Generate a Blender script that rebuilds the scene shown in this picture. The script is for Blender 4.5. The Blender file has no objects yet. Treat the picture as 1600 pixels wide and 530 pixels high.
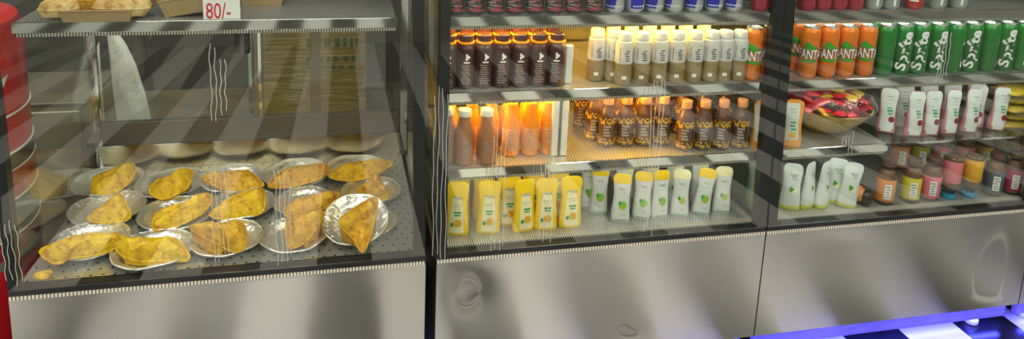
import bpy, math, random
from mathutils import Vector
random.seed(7)
PI = math.pi
sc = bpy.context.scene
COL = sc.collection

# ------------------------------------------------------------------ camera
F_PX, YAW, PIT, ROL = 1154.18, .2289, .198, -.0421
CAM = Vector((-.1573, -2.1702, 1.8903)); PY = -24.17
Fw = Vector((math.sin(YAW)*math.cos(PIT), math.cos(YAW)*math.cos(PIT), -math.sin(PIT)))
R0 = Vector((math.cos(YAW), -math.sin(YAW), 0)); D0 = Fw.cross(R0)
Rt = math.cos(ROL)*R0 + math.sin(ROL)*D0
Dn = -math.sin(ROL)*R0 + math.cos(ROL)*D0
cd = bpy.data.cameras.new('camera'); cam = bpy.data.objects.new('camera', cd); COL.objects.link(cam)
from mathutils import Matrix
m = Matrix(((Rt.x, -Dn.x, -Fw.x, CAM.x), (Rt.y, -Dn.y, -Fw.y, CAM.y), (Rt.z, -Dn.z, -Fw.z, CAM.z), (0, 0, 0, 1)))
cam.matrix_world = m
cd.sensor_width = 36; cd.lens = F_PX/1600*36
cd.shift_y = -(265-PY)/1600
cd.clip_start = .05
sc.camera = cam

def at(u, v, x=None, y=None, z=None):
    """point of the place seen at a pixel, on the plane x, y or z = const"""
    d = Rt*((u-800)/F_PX) + Dn*((v-PY)/F_PX) + Fw
    if z is not None: t = (z-CAM.z)/d.z
    elif y is not None: t = (y-CAM.y)/d.y
    else: t = (x-CAM.x)/d.x
    return CAM + d*t
def at_plane(u, v, p, n):
    d = Rt*((u-800)/F_PX) + Dn*((v-PY)/F_PX) + Fw
    return CAM + d*((p-CAM).dot(n)/d.dot(n))
def dist(p): return (p-CAM).dot(Fw)

# ------------------------------------------------------------------ materials
def newmat(name):
    mt = bpy.data.materials.new(name); mt.use_nodes = True
    nt = mt.node_tree; b = nt.nodes['Principled BSDF']
    return mt, nt, b
def lnk(nt, a, b): nt.links.new(a, b)
def math_node(nt, op, a, b=None, c=None):
    n = nt.nodes.new('ShaderNodeMath'); n.operation = op
    for i, v in enumerate((a, b, c)):
        if v is None: continue
        if isinstance(v, (int, float)): n.inputs[i].default_value = v
        else: lnk(nt, v, n.inputs[i])
    return n.outputs[0]
def mixcol(nt, fac, c1, c2):
    n = nt.nodes.new('ShaderNodeMix'); n.data_type = 'RGBA'
    if isinstance(fac, (int, float)): n.inputs[0].default_value = fac
    else: lnk(nt, fac, n.inputs[0])
    for i, c in ((6, c1), (7, c2)):
        if isinstance(c, tuple): n.inputs[i].default_value = (*c, 1)
        else: lnk(nt, c, n.inputs[i])
    return n.outputs[2]
def coords(nt, kind='Object'):
    return nt.nodes.new('ShaderNodeTexCoord').outputs[kind]
def sepxyz(nt, v):
    s = nt.nodes.new('ShaderNodeSeparateXYZ'); lnk(nt, v, s.inputs[0]); return s.outputs
def noise(nt, scale, detail=3, vec=None, stretch=None, rough=.5):
    n = nt.nodes.new('ShaderNodeTexNoise'); n.inputs['Scale'].default_value = scale
    n.inputs['Detail'].default_value = detail; n.inputs['Roughness'].default_value = rough
    v = vec or coords(nt)
    if stretch:
        mp = nt.nodes.new('ShaderNodeMapping'); mp.inputs['Scale'].default_value = stretch
        lnk(nt, v, mp.inputs[0]); v = mp.outputs[0]
    lnk(nt, v, n.inputs['Vector']); return n.outputs['Fac']
def ramp(nt, fac, a, b):
    r = nt.nodes.new('ShaderNodeMapRange'); lnk(nt, fac, r.inputs[0])
    r.inputs[1].default_value = a; r.inputs[2].default_value = b; return r.outputs[0]
def bump(nt, b, h, strength=.2, dist_=.01):
    n = nt.nodes.new('ShaderNodeBump'); n.inputs['Strength'].default_value = strength
    n.inputs['Distance'].default_value = dist_; lnk(nt, h, n.inputs['Height'])
    lnk(nt, n.outputs[0], b.inputs['Normal'])
def plain(name, col, rough=.45, metal=0, var=.12, scale=30, coat=0, spec=None, bmp=0, trans=0):
    mt, nt, b = newmat(name)
    f = noise(nt, scale)
    c2 = tuple(min(1, c*(1-var)) for c in col); c1 = tuple(min(1, c*(1+var)) for c in col)
    lnk(nt, mixcol(nt, f, c2, c1), b.inputs['Base Color'])
    b.inputs['Roughness'].default_value = rough; b.inputs['Metallic'].default_value = metal
    b.inputs['Coat Weight'].default_value = coat; b.inputs['Coat Roughness'].default_value = .08
    if trans: b.inputs['Transmission Weight'].default_value = trans
    if spec is not None: b.inputs['Specular IOR Level'].default_value = spec
    if bmp: bump(nt, b, noise(nt, scale*2, 4), bmp, .004)
    return mt
def emit(name, col, strength, streak=False):
    mt, nt, b = newmat(name)
    b.inputs['Base Color'].default_value = (*[min(c, .8) for c in col], 1)
    b.inputs['Emission Strength'].default_value = strength
    if streak:
        f = noise(nt, 9, 5, stretch=(1, 1, 9), rough=.65)
        lnk(nt, mixcol(nt, ramp(nt, f, .3, .72), tuple(c*.45 for c in col), tuple(min(1, c*1.4+.03) for c in col)), b.inputs['Emission Color'])
    else:
        f = noise(nt, 5); lnk(nt, mixcol(nt, f, tuple(c*.95 for c in col), col), b.inputs['Emission Color'])
    return mt
def glass(name, tint, rough=0.0, ior=1.5, film=False):
    mt = bpy.data.materials.new(name); mt.use_nodes = True; nt = mt.node_tree
    nt.nodes.remove(nt.nodes['Principled BSDF']); out = nt.nodes['Material Output']
    t = nt.nodes.new('ShaderNodeBsdfTransparent')
    f0 = noise(nt, 3); lnk(nt, mixcol(nt, f0, tuple(c*.985 for c in tint), tint), t.inputs[0])
    g = nt.nodes.new('ShaderNodeBsdfGlossy'); g.inputs['Roughness'].default_value = rough; g.inputs[0].default_value = (1, 1, 1, 1)
    fr = nt.nodes.new('ShaderNodeFresnel'); ge = nt.nodes.new('ShaderNodeNewGeometry')
    io = math_node(nt, 'MULTIPLY_ADD', ge.outputs['Backfacing'], 1/ior-ior, ior); lnk(nt, io, fr.inputs['IOR'])
    fac = fr.outputs[0]
    if film:
        fac = math_node(nt, 'ADD', math_node(nt, 'MULTIPLY', ramp(nt, noise(nt, 40, 4), .58, .8), .22), fac)
        n = nt.nodes.new('ShaderNodeBump'); n.inputs['Strength'].default_value = .8; n.inputs['Distance'].default_value = .01
        lnk(nt, noise(nt, 25, 3), n.inputs['Height']); lnk(nt, n.outputs[0], g.inputs['Normal'])
    mx = nt.nodes.new('ShaderNodeMixShader'); lnk(nt, fac, mx.inputs[0]); lnk(nt, t.outputs[0], mx.inputs[1]); lnk(nt, g.outputs[0], mx.inputs[2])
    lnk(nt, mx.outputs[0], out.inputs[0]); return mt
def brushed(name, col, rough=.26, aniso=.75, vert=True):
    mt, nt, b = newmat(name)
    f = noise(nt, 6, 4, stretch=(1, 1, 30))
    lnk(nt, mixcol(nt, f, tuple(c*.93 for c in col), col), b.inputs['Base Color'])
    b.inputs['Metallic'].default_value = 1; b.inputs['Roughness'].default_value = rough
    if aniso:
        b.inputs['Anisotropic'].default_value = aniso
        tg = nt.nodes.new('ShaderNodeTangent'); tg.direction_type = 'RADIAL'; tg.axis = 'Z'
        lnk(nt, tg.outputs[0], b.inputs['Tangent'])
        b.inputs['Anisotropic Rotation'].default_value = .25 if vert else 0.0
    return mt
def perforated(name, col, pitch, hole, metal=.8, rough=.35, dark=(.02, .02, .02), slots=False, stag=True):
    """sheet metal with a regular pattern of holes (object X/Y) or slots along X"""
    mt, nt, b = newmat(name)
    s = sepxyz(nt, coords(nt))
    if slots:
        h = math_node(nt, 'LESS_THAN', math_node(nt, 'FRACT', math_node(nt, 'DIVIDE', s[0], pitch)), hole)
    else:
        row = math_node(nt, 'FLOOR', math_node(nt, 'DIVIDE', s[1], pitch))
        off = math_node(nt, 'MULTIPLY', math_node(nt, 'MODULO', row, 2), .5) if stag else 0.0
        fx = math_node(nt, 'SUBTRACT', math_node(nt, 'FRACT', math_node(nt, 'ADD', math_node(nt, 'DIVIDE', s[0], pitch), off)), .5)
        fy = math_node(nt, 'SUBTRACT', math_node(nt, 'FRACT', math_node(nt, 'DIVIDE', s[1], pitch)), .5)
        d = math_node(nt, 'SQRT', math_node(nt, 'ADD', math_node(nt, 'MULTIPLY', fx, fx), math_node(nt, 'MULTIPLY', fy, fy)))
        h = math_node(nt, 'LESS_THAN', d, hole)
    lnk(nt, mixcol(nt, h, col, dark), b.inputs['Base Color'])
    b.inputs['Roughness'].default_value = rough
    lnk(nt, math_node(nt, 'MULTIPLY', math_node(nt, 'SUBTRACT', 1, h), metal), b.inputs['Metallic'])
    return mt

M = {}
# floor: long stripes of black and white tiles
mt, nt, b = newmat('striped_tiles')
s = sepxyz(nt, coords(nt))
q = math_node(nt, 'DIVIDE', math_node(nt, 'SUBTRACT', s[0], 2.028-.257*40), .514)
wh = math_node(nt, 'LESS_THAN', math_node(nt, 'FRACT', q), .5)
f = noise(nt, 4)
lnk(nt, mixcol(nt, wh, (.012, .012, .015), mixcol(nt, f, (.62, .61, .58), (.70, .70, .66))), b.inputs['Base Color'])
b.inputs['Roughness'].default_value = .22
M['floor'] = mt
M['wall_dark'] = plain('dark_plaster', (.055, .05, .045), .7, var=.2, scale=3)
M['wall'] = plain('grey_plaster', (.3, .29, .26), .8, var=.1, scale=3)
M['ceil'] = plain('white_ceiling', (.7, .7, .67), .9, var=.03, scale=3)
M['steel'] = brushed('brushed_steel', (.58, .575, .52), .33, .96)
M['steel_dark'] = brushed('back_steel', (.36, .35, .29), .34, 0)
M['polished'] = brushed('polished_steel', (.72, .73, .69), .05, 0)
M['kick'] = brushed('satin_steel', (.75, .64, .42), .2, 0)  # steel tinted yellow-brown to imitate the pastries reflected in it
M['tray'] = perforated('perforated_tray', (.62, .62, .58), .034, .13, .85, .3)
M['mesh_shelf'] = perforated('fine_perforated_shelf', (.60, .60, .57), .011, .27, .7, .35, dark=(.12, .12, .11))
M['slots'] = perforated('slotted_strip', (.66, .64, .55), .008, .42, .3, .4, dark=(.05, .045, .035), slots=True)
M['slots_fine'] = perforated('vent_slots', (.85, .8, .65), .010, .38, .2, .35, dark=(.16, .14, .1), slots=True)
M['bright_metal'] = plain('bright_galvanised', (.82, .83, .82), .4, metal=.3)
M['black'] = plain('black_frame', (.012, .012, .013), .3, var=.1)
M['black_matt'] = plain('black_recess', (.01, .01, .011), .7)
M['glass'] = glass('green_tint_glass', (.955, .975, .95))
M['side_glass'] = glass('side_glass_tint', (.90, .94, .89))
M['door_glass'] = glass('smoked_door_glass', (.78, .80, .76))
M['film'] = glass('cling_film', (.97, .97, .97), .12, 1.45, film=True)
M['clear'] = glass('clear_jar', (.86, .88, .84), .05, 1.4)
M['streak'] = plain('white_reflection_streaks', (.6, .6, .56), .35)  # white for lamp reflections modelled on the front glass
M['rubber'] = plain('white_rubber', (.75, .74, .7), .5)
M['plinth_glow'] = emit('blue_plinth_glow', (.10, .085, .95), .75, True)
M['led_white'] = emit('white_led_tube', (1, .97, .88), 8)
M['led_warm'] = emit('warm_led_tube', (1, .9, .62), 7)
M['led_amber'] = emit('amber_led_tube', (1, .50, .015), 200)
M['led_pastry'] = emit('pastry_led_tube', (1, .97, .86), 44)
M['led_cool'] = emit('cool_led_tube', (.93, 1, .93), 8.5)
# foil
mt, nt, b = newmat('crinkled_foil'); b.inputs['Base Color'].default_value = (.86, .86, .84, 1)
b.inputs['Metallic'].default_value = .9; b.inputs['Roughness'].default_value = .3
lnk(nt, mixcol(nt, noise(nt, 60), (.84, .84, .82), (.96, .96, .95)), b.inputs['Base Color'])
bump(nt, b, noise(nt, 70, 5), .9, .006); M['foil'] = mt
# pastry
def pastry_mat(name, base, hi, brown):
    mt, nt, b = newmat(name)
    f1 = ramp(nt, noise(nt, 14, 4), .35, .7); f2 = ramp(nt, noise(nt, 48, 5), .5, .68)
    c = mixcol(nt, f1, base, hi)
    lnk(nt, mixcol(nt, math_node(nt, 'MULTIPLY', f2, .8), c, brown), b.inputs['Base Color'])
    b.inputs['Roughness'].default_value = .48
    b.inputs['Subsurface Weight'].default_value = .08
    b.inputs['Subsurface Radius'].default_value = (.01, .006, .002)
    h = math_node(nt, 'ADD', noise(nt, 30, 5, stretch=(1, 3.5, 1)), math_node(nt, 'MULTIPLY', noise(nt, 120, 3), .4))
    bump(nt, b, h, .9, .009); return mt
M['pastry_a'] = pastry_mat('turmeric_pastry', (.70, .41, .006), (.86, .60, .012), (.42, .16, .006))
M['pastry_b'] = pastry_mat('golden_pastry', (.62, .32, .012), (.80, .50, .025), (.36, .13, .008))
M['pastry_c'] = pastry_mat('pale_pastry', (.66, .42, .12), (.8, .62, .28), (.42, .2, .04))
M['crumb'] = M['pastry_a']
M['card_brown'] = plain('brown_card', (.36, .25, .12), .7, var=.15, scale=12)
mt, nt, b = newmat('wrapped_cardboard')
fz = ramp(nt, noise(nt, 5, 5, stretch=(1, 1, 14)), .5, .8)
lnk(nt, mixcol(nt, math_node(nt, 'MULTIPLY', fz, .5), (.60, .44, .20), (.8, .72, .52)), b.inputs['Base Color'])
b.inputs['Roughness'].default_value = .28; b.inputs['Coat Weight'].default_value = .5
bump(nt, b, noise(nt, 7, 4, stretch=(1, 1, 9)), .5, .01); M['carton'] = mt
M['green_print'] = plain('green_print', (.16, .26, .10), .5)
M['sack'] = plain('white_sack', (.9, .92, .88), .8, var=.06, scale=40, bmp=.5)
M['beige'] = plain('beige_board', (.42, .38, .28), .6, var=.12, scale=6)
M['counter'] = plain('dark_counter', (.11, .095, .07), .4, var=.2, scale=5)
M['card_white'] = plain('white_card', (.86, .86, .82), .6, var=.03)
M['ink_red'] = plain('red_ink', (.62, .02, .05), .5)
M['red'] = plain('red_shell', (.62, .012, .02), .3, var=.1, coat=.4)
M['red2'] = plain('orange_red_band', (.60, .07, .03), .3, var=.12, coat=.4)
M['maroon_band'] = plain('maroon_band', (.28, .02, .03), .35, coat=.3)
M['grey_band'] = plain('grey_band', (.20, .19, .15), .4, coat=.3)
M['dark_band'] = plain('dark_band', (.10, .075, .06), .4, coat=.3)
M['white_line'] = plain('white_piping', (.85, .84, .8), .4)
# packaging
M['alu'] = plain('aluminium', (.80, .80, .77), .25, metal=.9, var=.05)
def tin(name, col, var=.08): return plain(name, col, .28, metal=.15, var=var, coat=.5)
M['orange_tin'] = tin('orange_tin', (.80, .20, .008))
M['orange_dark'] = tin('dark_orange_ink', (.62, .11, .004))
M['green_tin'] = tin('green_tin', (.008, .20, .022), .2)
M['green_dark'] = tin('dark_green_ink', (.004, .12, .02))
M['leaf'] = plain('leaf_green_ink', (.05, .34, .02), .35)
M['ink_white'] = plain('white_ink', (.88, .89, .86), .4, var=.03)
M['ink_navy'] = plain('navy_ink', (.012, .016, .05), .4)
M['blue_tin'] = tin('blue_tin', (.02, .025, .50))
M['silver_tin'] = plain('silver_tin', (.62, .64, .66), .3, metal=.6, var=.05)
M['dark_tin'] = tin('charcoal_tin', (.055, .045, .045), .25)
M['pink_ink'] = plain('pink_ink', (.50, .08, .10), .4, var=.35, scale=120)
M['grey_ink'] = plain('grey_ink', (.32, .30, .29), .4, var=.3, scale=120)
M['crimson_tin'] = tin('crimson_tin', (.38, .012, .035))
M['grey_tin'] = tin('sage_grey_tin', (.36, .40, .37))
M['red_tin'] = tin('red_tin', (.55, .02, .02))
M['choc'] = plain('dark_chocolate_sleeve', (.055, .018, .016), .3, var=.4, scale=40, coat=.4)
M['choc_ink'] = plain('faded_print', (.30, .24, .22), .45, var=.5, scale=160)
M['amber_glow_ring'] = plain('amber_glow_ring', (.85, .33, .015), .35, var=.15)  # amber LED glow on the bottle shoulders, put into a coloured ring
M['milk_white'] = plain('milky_sleeve', (.56, .58, .56), .35, var=.04, coat=.3)
M['latte'] = plain('latte_drink', (.30, .22, .10), .25, var=.15, scale=20, coat=.5)
M['cap_white'] = plain('white_cap', (.68, .68, .66), .4, var=.03)
M['mocha'] = plain('mocha_drink', (.33, .16, .085), .3, var=.15, scale=20, coat=.4)
M['juice'] = plain('orange_juice', (.85, .29, .012), .25, var=.1, scale=15, coat=.5)
M['juice_label'] = plain('juice_label', (.66, .30, .10), .4, var=.2, scale=60)
M['cola_glass'] = plain('brown_glass', (.10, .045, .025), .15, var=.4, scale=40, coat=.6)
M['peach'] = plain('peach_cap', (.72, .32, .14), .35, var=.1)
M['grey_cap'] = plain('grey_cap', (.40, .33, .27), .35, var=.2)
mt, nt, b = newmat('yellow_mosaic_print')
s = sepxyz(nt, coords(nt)); 
cb = nt.nodes.new('ShaderNodeTexBrick'); cb.inputs['Scale'].default_value = 90; cb.inputs['Color1'].default_value = (.72, .52, .02, 1); cb.inputs['Color2'].default_value = (.10, .05, .02, 1); cb.inputs['Mortar'].default_value = (.08, .04, .02, 1); cb.inputs['Mortar Size'].default_value = .03; cb.inputs['Bias'].default_value = -.25
lnk(nt, coords(nt), cb.inputs[0]); lnk(nt, cb.outputs[0], b.inputs['Base Color']); b.inputs['Roughness'].default_value = .4; M['mosaic'] = mt
M['lemon'] = plain('lemon_pouch', (.88, .60, .008), .33, var=.06, coat=.4)
M['cream'] = plain('cream_label', (.86, .80, .46), .4, var=.06, scale=25)
M['fruit_orange'] = plain('orange_fruit_print', (.80, .42, .01), .4)
M['fruit_lime'] = plain('lime_fruit_print', (.26, .50, .03), .4)
M['fruit_olive'] = plain('olive_fruit_print', (.50, .54, .10), .4)
M['white_pouch'] = plain('white_pouch', (.68, .71, .67), .35, var=.05, coat=.3)
M['green_ink'] = plain('green_ink', (.05, .36, .12), .4)
M['mute_ink'] = plain('muted_ink', (.34, .36, .30), .5)
M['cherry'] = plain('cherry_print', (.26, .02, .04), .4, var=.2)
M['cherry_pouch'] = plain('rosy_pouch', (.50, .20, .24), .4, var=.15)
M['pear_band'] = plain('pale_green_band', (.58, .60, .08), .4)
M['tang'] = plain('tangerine_edge', (.82, .34, .04), .4)
M['candy_red'] = plain('red_wrapper', (.74, .015, .035), .22, var=.3, scale=50, coat=.7, bmp=.6)
M['candy_yel'] = plain('yellow_wrapper', (.80, .48, .02), .25, coat=.6, bmp=.5)
M['candy_dark'] = plain('dark_red_wrapper', (.26, .02, .03), .25, var=.3, scale=50, coat=.6, bmp=.5)
M['bowl'] = plain('straw_bowl', (.55, .36, .07), .3, var=.25, scale=25, coat=.5, trans=.15)
M['snack'] = plain('olive_snack_pack', (.40, .31, .07), .3, var=.35, scale=25, coat=.5, bmp=.5)
M['snack2'] = plain('yellow_snack_pack', (.66, .47, .03), .3, var=.3, scale=25, coat=.5, bmp=.5)
JC = dict(orange=(.74, .27, .07), yellow=(.66, .60, .05), pink=(.78, .20, .26), rose=(.72, .20, .22), amber=(.80, .40, .02), slate=(.10, .12, .14), magenta=(.42, .02, .11), olive=(.42, .42, .03), grey=(.20, .25, .28))
for k, c in JC.items(): M['jar_'+k] = plain(k+'_label', c, .35, var=.1, scale=40, coat=.3)
M['nuts'] = plain('nut_filling', (.24, .12, .06), .5, var=.6, scale=70, bmp=.4)
M['gold_cap'] = plain('brassy_cap', (.62, .55, .30), .35, metal=.4)
M['nut_cap'] = plain('dark_brown_cap', (.13, .07, .045), .35, var=.4, scale=60)
M['blue_cap'] = plain('blue_cap', (.02, .30, .50), .3, coat=.4)
M['black_cap'] = plain('black_cap', (.03, .03, .03), .3, coat=.3)

# ------------------------------------------------------------------ mesh helpers
def thing(name, label, cat, loc=(0, 0, 0), group=None, rz=0):
    o = bpy.data.objects.new(name, None); COL.objects.link(o); o.location = loc; o.rotation_euler = (0, 0, rz)
    o.empty_display_size = .02
    o['label'] = label; o['category'] = cat
    if group: o['group'] = group
    return o
def world_loc(o):
    v = Vector(o.location); p = o.parent
    while p: v += Vector(p.location); p = p.parent
    return v
def obj(name, vf, mat, parent=None, smooth=True, label=None, local=False):
    """vf = (verts, faces): world coordinates, or the parent's own when local"""
    V, F = vf
    off = Vector((0, 0, 0)) if (parent is None or local) else world_loc(parent)
    me = bpy.data.meshes.new(name); me.from_pydata([Vector(v)-off for v in V], [], F); me.update()
    me.materials.append(mat)
    if smooth:
        me.polygons.foreach_set('use_smooth', [True]*len(me.polygons))
        try: me.set_sharp_from_angle(angle=math.radians(38))
        except Exception: pass
    o = bpy.data.objects.new(name, me); COL.objects.link(o)
    if parent: o.parent = parent
    if label: o['label'] = label
    return o
def struct(o): o['kind'] = 'structure'; return o
def box(x0, x1, y0, y1, z0, z1, bev=0.0):
    if bev <= 0:
        V = [(x, y, z) for z in (z0, z1) for y in (y0, y1) for x in (x0, x1)]
        return V, [(0, 2, 3, 1), (4, 5, 7, 6), (0, 1, 5, 4), (2, 6, 7, 3), (0, 4, 6, 2), (1, 3, 7, 5)]
    V, F = [], []; b = bev
    cx, cy, cz = (x0+x1)/2, (y0+y1)/2, (z0+z1)/2; hx, hy, hz = (x1-x0)/2, (y1-y0)/2, (z1-z0)/2
    idx = {}
    for sx in (-1, 1):
        for sy in (-1, 1):
            for sz in (-1, 1):
                for ax in range(3):
                    p = [sx*(hx-b), sy*(hy-b), sz*(hz-b)]; p[ax] = (sx, sy, sz)[ax]*(hx, hy, hz)[ax]
                    idx[sx, sy, sz, ax] = len(V); V.append((cx+p[0], cy+p[1], cz+p[2]))
    for ax in range(3):
        a, c = [i for i in range(3) if i != ax]
        for s_ in (-1, 1):
            q = []
            for (sa, sb) in ((-1, -1), (1, -1), (1, 1), (-1, 1)):
                k = [0, 0, 0]; k[ax] = s_; k[a] = sa; k[c] = sb; q.append(idx[k[0], k[1], k[2], ax])
            F.append(tuple(q))
        for sa in (-1, 1):
            for sb in (-1, 1):
                k0 = [0, 0, 0]; k0[ax] = -1; k0[a] = sa; k0[c] = sb; k1 = list(k0); k1[ax] = 1
                F.append((idx[(*k0, a)], idx[(*k1, a)], idx[(*k1, c)], idx[(*k0, c)]))
    for sx in (-1, 1):
        for sy in (-1, 1):
            for sz in (-1, 1): F.append((idx[sx, sy, sz, 0], idx[sx, sy, sz, 1], idx[sx, sy, sz, 2]))
    return fix_normals(V, F)
def fix_normals(V, F):
    c = sum((Vector(v) for v in V), Vector())/len(V); out = []
    for f in F:
        p = [Vector(V[i]) for i in f]; n = (p[1]-p[0]).cross(p[2]-p[0]); ce = sum(p, Vector())/len(p)
        out.append(tuple(reversed(f)) if n.dot(ce-c) < 0 else tuple(f))
    return V, out
def join(*parts):
    V, F = [], []
    for v, f in parts:
        k = len(V); V += [tuple(p) for p in v]; F += [tuple(i+k for i in q) for q in f]
    return V, F
def prism(bottom, top):
    """solid between two polygons with equal vertex counts"""
    n = len(bottom); V = list(bottom)+list(top)
    F = [tuple(reversed(range(n))), tuple(range(n, 2*n))]+[(i, (i+1) % n, (i+1) % n+n, i+n) for i in range(n)]
    return fix_normals(V, F)
def lathe(prof, n=24, loc=(0, 0, 0), sx=1, sy=1):
    V, F = [], []; rings = []
    for r, z in prof:
        if r < 1e-5: rings.append([len(V)]); V.append((loc[0], loc[1], loc[2]+z))
        else:
            rings.append(list(range(len(V), len(V)+n)))
            for k in range(n):
                a = 2*PI*k/n; V.append((loc[0]+sx*r*math.cos(a), loc[1]+sy*r*math.sin(a), loc[2]+z))
    for A, B in zip(rings, rings[1:]):
        for k in range(n):
            a, b = A[k % len(A)], A[(k+1) % len(A)]; c, d = B[(k+1) % len(B)], B[k % len(B)]
            f = tuple(dict.fromkeys((a, b, c, d)))
            if len(f) > 2: F.append(f)
    return V, F
def tube(path, r, n=6):
    V, F = [], []; P = [Vector(p) for p in path]
    for i, p in enumerate(P):
        t = (P[min(i+1, len(P)-1)]-P[max(i-1, 0)]).normalized()
        a = t.cross(Vector((0, 1, 0)));
        if a.length < 1e-3: a = t.cross(Vector((1, 0, 0)))
        a.normalize(); b = t.cross(a)
        for k in range(n):
            th = 2*PI*k/n; V.append(p+r*(math.cos(th)*a+math.sin(th)*b))
    for i in range(len(P)-1):
        for k in range(n): F.append((i*n+k, i*n+(k+1) % n, (i+1)*n+(k+1) % n, (i+1)*n+k))
    F.append(tuple(reversed(range(n)))); F.append(tuple(range((len(P)-1)*n, len(P)*n)))
    return V, F
# flat shapes (u along the girth, v up) laid on a can or bottle of radius r
def on_cyl(vf, r, eps=.0006, rfun=None):
    V, F = vf; out = []
    for u, v in V:
        rr = (rfun(v) if rfun else r)+eps; a = u/rr
        out.append((rr*math.sin(a), -rr*math.cos(a), v))
    return out, F
def on_plane(vf, org, ux, uz):
    V, F = vf; ux = Vector(ux); uz = Vector(uz); org = Vector(org)
    return [org+ux*u+uz*v for u, v in V], F
def rect2(u0, u1, v0, v1, nu=6, nv=1):
    V = [(u0+(u1-u0)*i/nu, v0+(v1-v0)*j/nv) for j in range(nv+1) for i in range(nu+1)]
    F = [(j*(nu+1)+i, j*(nu+1)+i+1, (j+1)*(nu+1)+i+1, (j+1)*(nu+1)+i) for j in range(nv) for i in range(nu)]
    return V, F
def quad2(pts, n=6):
    (a, b, c, d) = [Vector(p) for p in pts]; V, F = [], []
    for j in range(n+1):
        for i in range(n+1):
            s, t = i/n, j/n; V.append(tuple((a*(1-s)+b*s)*(1-t)+(d*(1-s)+c*s)*t))
    F = [(j*(n+1)+i, j*(n+1)+i+1, (j+1)*(n+1)+i+1, (j+1)*(n+1)+i) for j in range(n) for i in range(n)]
    return V, F
def disc2(cu, cv, ru, rv, n=16, rings=2, fn=None):
    V, F = [(cu, cv)], []
    for j in range(1, rings+1):
        for k in range(n):
            a = 2*PI*k/n; q = j/rings*(fn(a) if fn else 1); V.append((cu+ru*q*math.cos(a), cv+rv*q*math.sin(a)))
    for k in range(n): F.append((0, 1+k, 1+(k+1) % n))
    for j in range(rings-1):
        for k in range(n): F.append((1+j*n+k, 1+(j+1)*n+k, 1+(j+1)*n+(k+1) % n, 1+j*n+(k+1) % n))
    return V, F
def join2(*p): return join(*p)
_tx = {}
def text2(s_, size, offset=0.0, bold=0.0, shear=0.0, center=True):
    key = (s_, size, offset, shear)
    if key in _tx: return _tx[key]
    cu = bpy.data.curves.new('t', 'FONT'); cu.body = s_; cu.size = size; cu.offset = offset; cu.shear = shear
    cu.resolution_u = 3; cu.fill_mode = 'FRONT' if hasattr(cu, 'fill_mode') else cu.fill_mode
    cu.dimensions = '2D'
    o = bpy.data.objects.new('t', cu); COL.objects.link(o)
    dg = bpy.context.evaluated_depsgraph_get(); dg.update()
    me = bpy.data.meshes.new_from_object(o.evaluated_get(dg))
    V = [(v.co.x, v.co.y) for v in me.vertices]; F = [tuple(p.vertices) for p in me.polygons]
    bpy.data.objects.remove(o); bpy.data.curves.remove(cu); bpy.data.meshes.remove(me)
    if center and V:
        x0, x1 = min(v[0] for v in V), max(v[0] for v in V); y0, y1 = min(v[1] for v in V), max(v[1] for v in V)
        V = [(x-(x0+x1)/2, y-(y0+y1)/2) for x, y in V]
    _tx[key] = (V, F); return V, F
def xf2(vf, su=1, sv=1, rot=0, du=0, dv=0):
    c, s_ = math.cos(rot), math.sin(rot)
    return [((u*su*c-v*sv*s_)+du, (u*su*s_+v*sv*c)+dv) for u, v in vf[0]], vf[1]

def kids(o): return [c for c in o.children]
def clone(o, loc, rz=0, label=None, group=None, tilt=None):
    c = o.copy(); COL.objects.link(c); c.location = loc
    c.rotation_euler = (tilt[0], tilt[1], rz) if tilt else (0, 0, rz)
    if label: c['label'] = label
    if group: c['group'] = group
    for ch in kids(o):
        d = ch.copy(); COL.objects.link(d); d.parent = c
        for g in kids(ch):
            e = g.copy(); COL.objects.link(e); e.parent = d
    return c
_used = set()
def place(proto, loc, rz, label, group, tilt=None):
    if proto.name not in _used:
        _used.add(proto.name); proto.location = loc
        proto.rotation_euler = (tilt[0], tilt[1], rz) if tilt else (0, 0, rz)
        proto['label'] = label; proto['group'] = group; return proto
    return clone(proto, loc, rz, label, group, tilt)
ORD = ['first', 'second', 'third', 'fourth', 'fifth', 'sixth', 'seventh', 'eighth', 'ninth', 'tenth', 'eleventh', 'twelfth']

# ------------------------------------------------------------------ the room
def slab(name, *a, mat):
    return struct(obj(name, box(*a), mat, smooth=False))
slab('floor', -4.5, 6.5, -7.5, 2.6, -.05, 0, mat=M['floor'])
slab('ceiling', -4.5, 6.5, -7.5, 2.6, 3.2, 3.25, mat=M['ceil'])
slab('wall_back', -4.5, 6.5, 2.5, 2.6, 0, 3.2, mat=M['wall_dark'])
slab('wall_front', -4.5, 6.5, -7.6, -7.5, 0, 3.2, mat=M['wall'])
slab('wall_left', -4.6, -4.5, -7.5, 2.6, 0, 3.2, mat=M['wall'])
slab('wall_right', 6.5, 6.6, -7.5, 2.6, 0, 3.2, mat=M['wall'])

def area(name, loc, sx, sy, power, col=(1, .97, .9), rot=(0, 0, 0), parent=None):
    l = bpy.data.lights.new(name, 'AREA'); l.shape = 'RECTANGLE'; l.size = sx; l.size_y = sy; l.energy = power; l.color = col
    o = bpy.data.objects.new(name, l); COL.objects.link(o); o.location = loc; o.rotation_euler = rot
    return o
for x, y in ((-3.2, -3.6), (-1.25, -3.6), (1.55, -3.6), (2.75, -3.6), (4.4, -3.6), (-2.6, -1.3), (-.6, -1.3), (1.4, -1.3), (3.4, -1.3), (-1.4, -5.8), (1.2, -5.8), (3.8, -5.8)):
    area('unseen_ceiling_light', (x, y, 3.15), .22, 1.2, 28)
for x, y in ((-2.7, .2), (-1.1, .93), (-.2, .93)):
    area('unseen_ceiling_light', (x, y, 3.15), .9, .3, 45)  # added fill lights for the drum, sack and carton, no lamp known there

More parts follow.
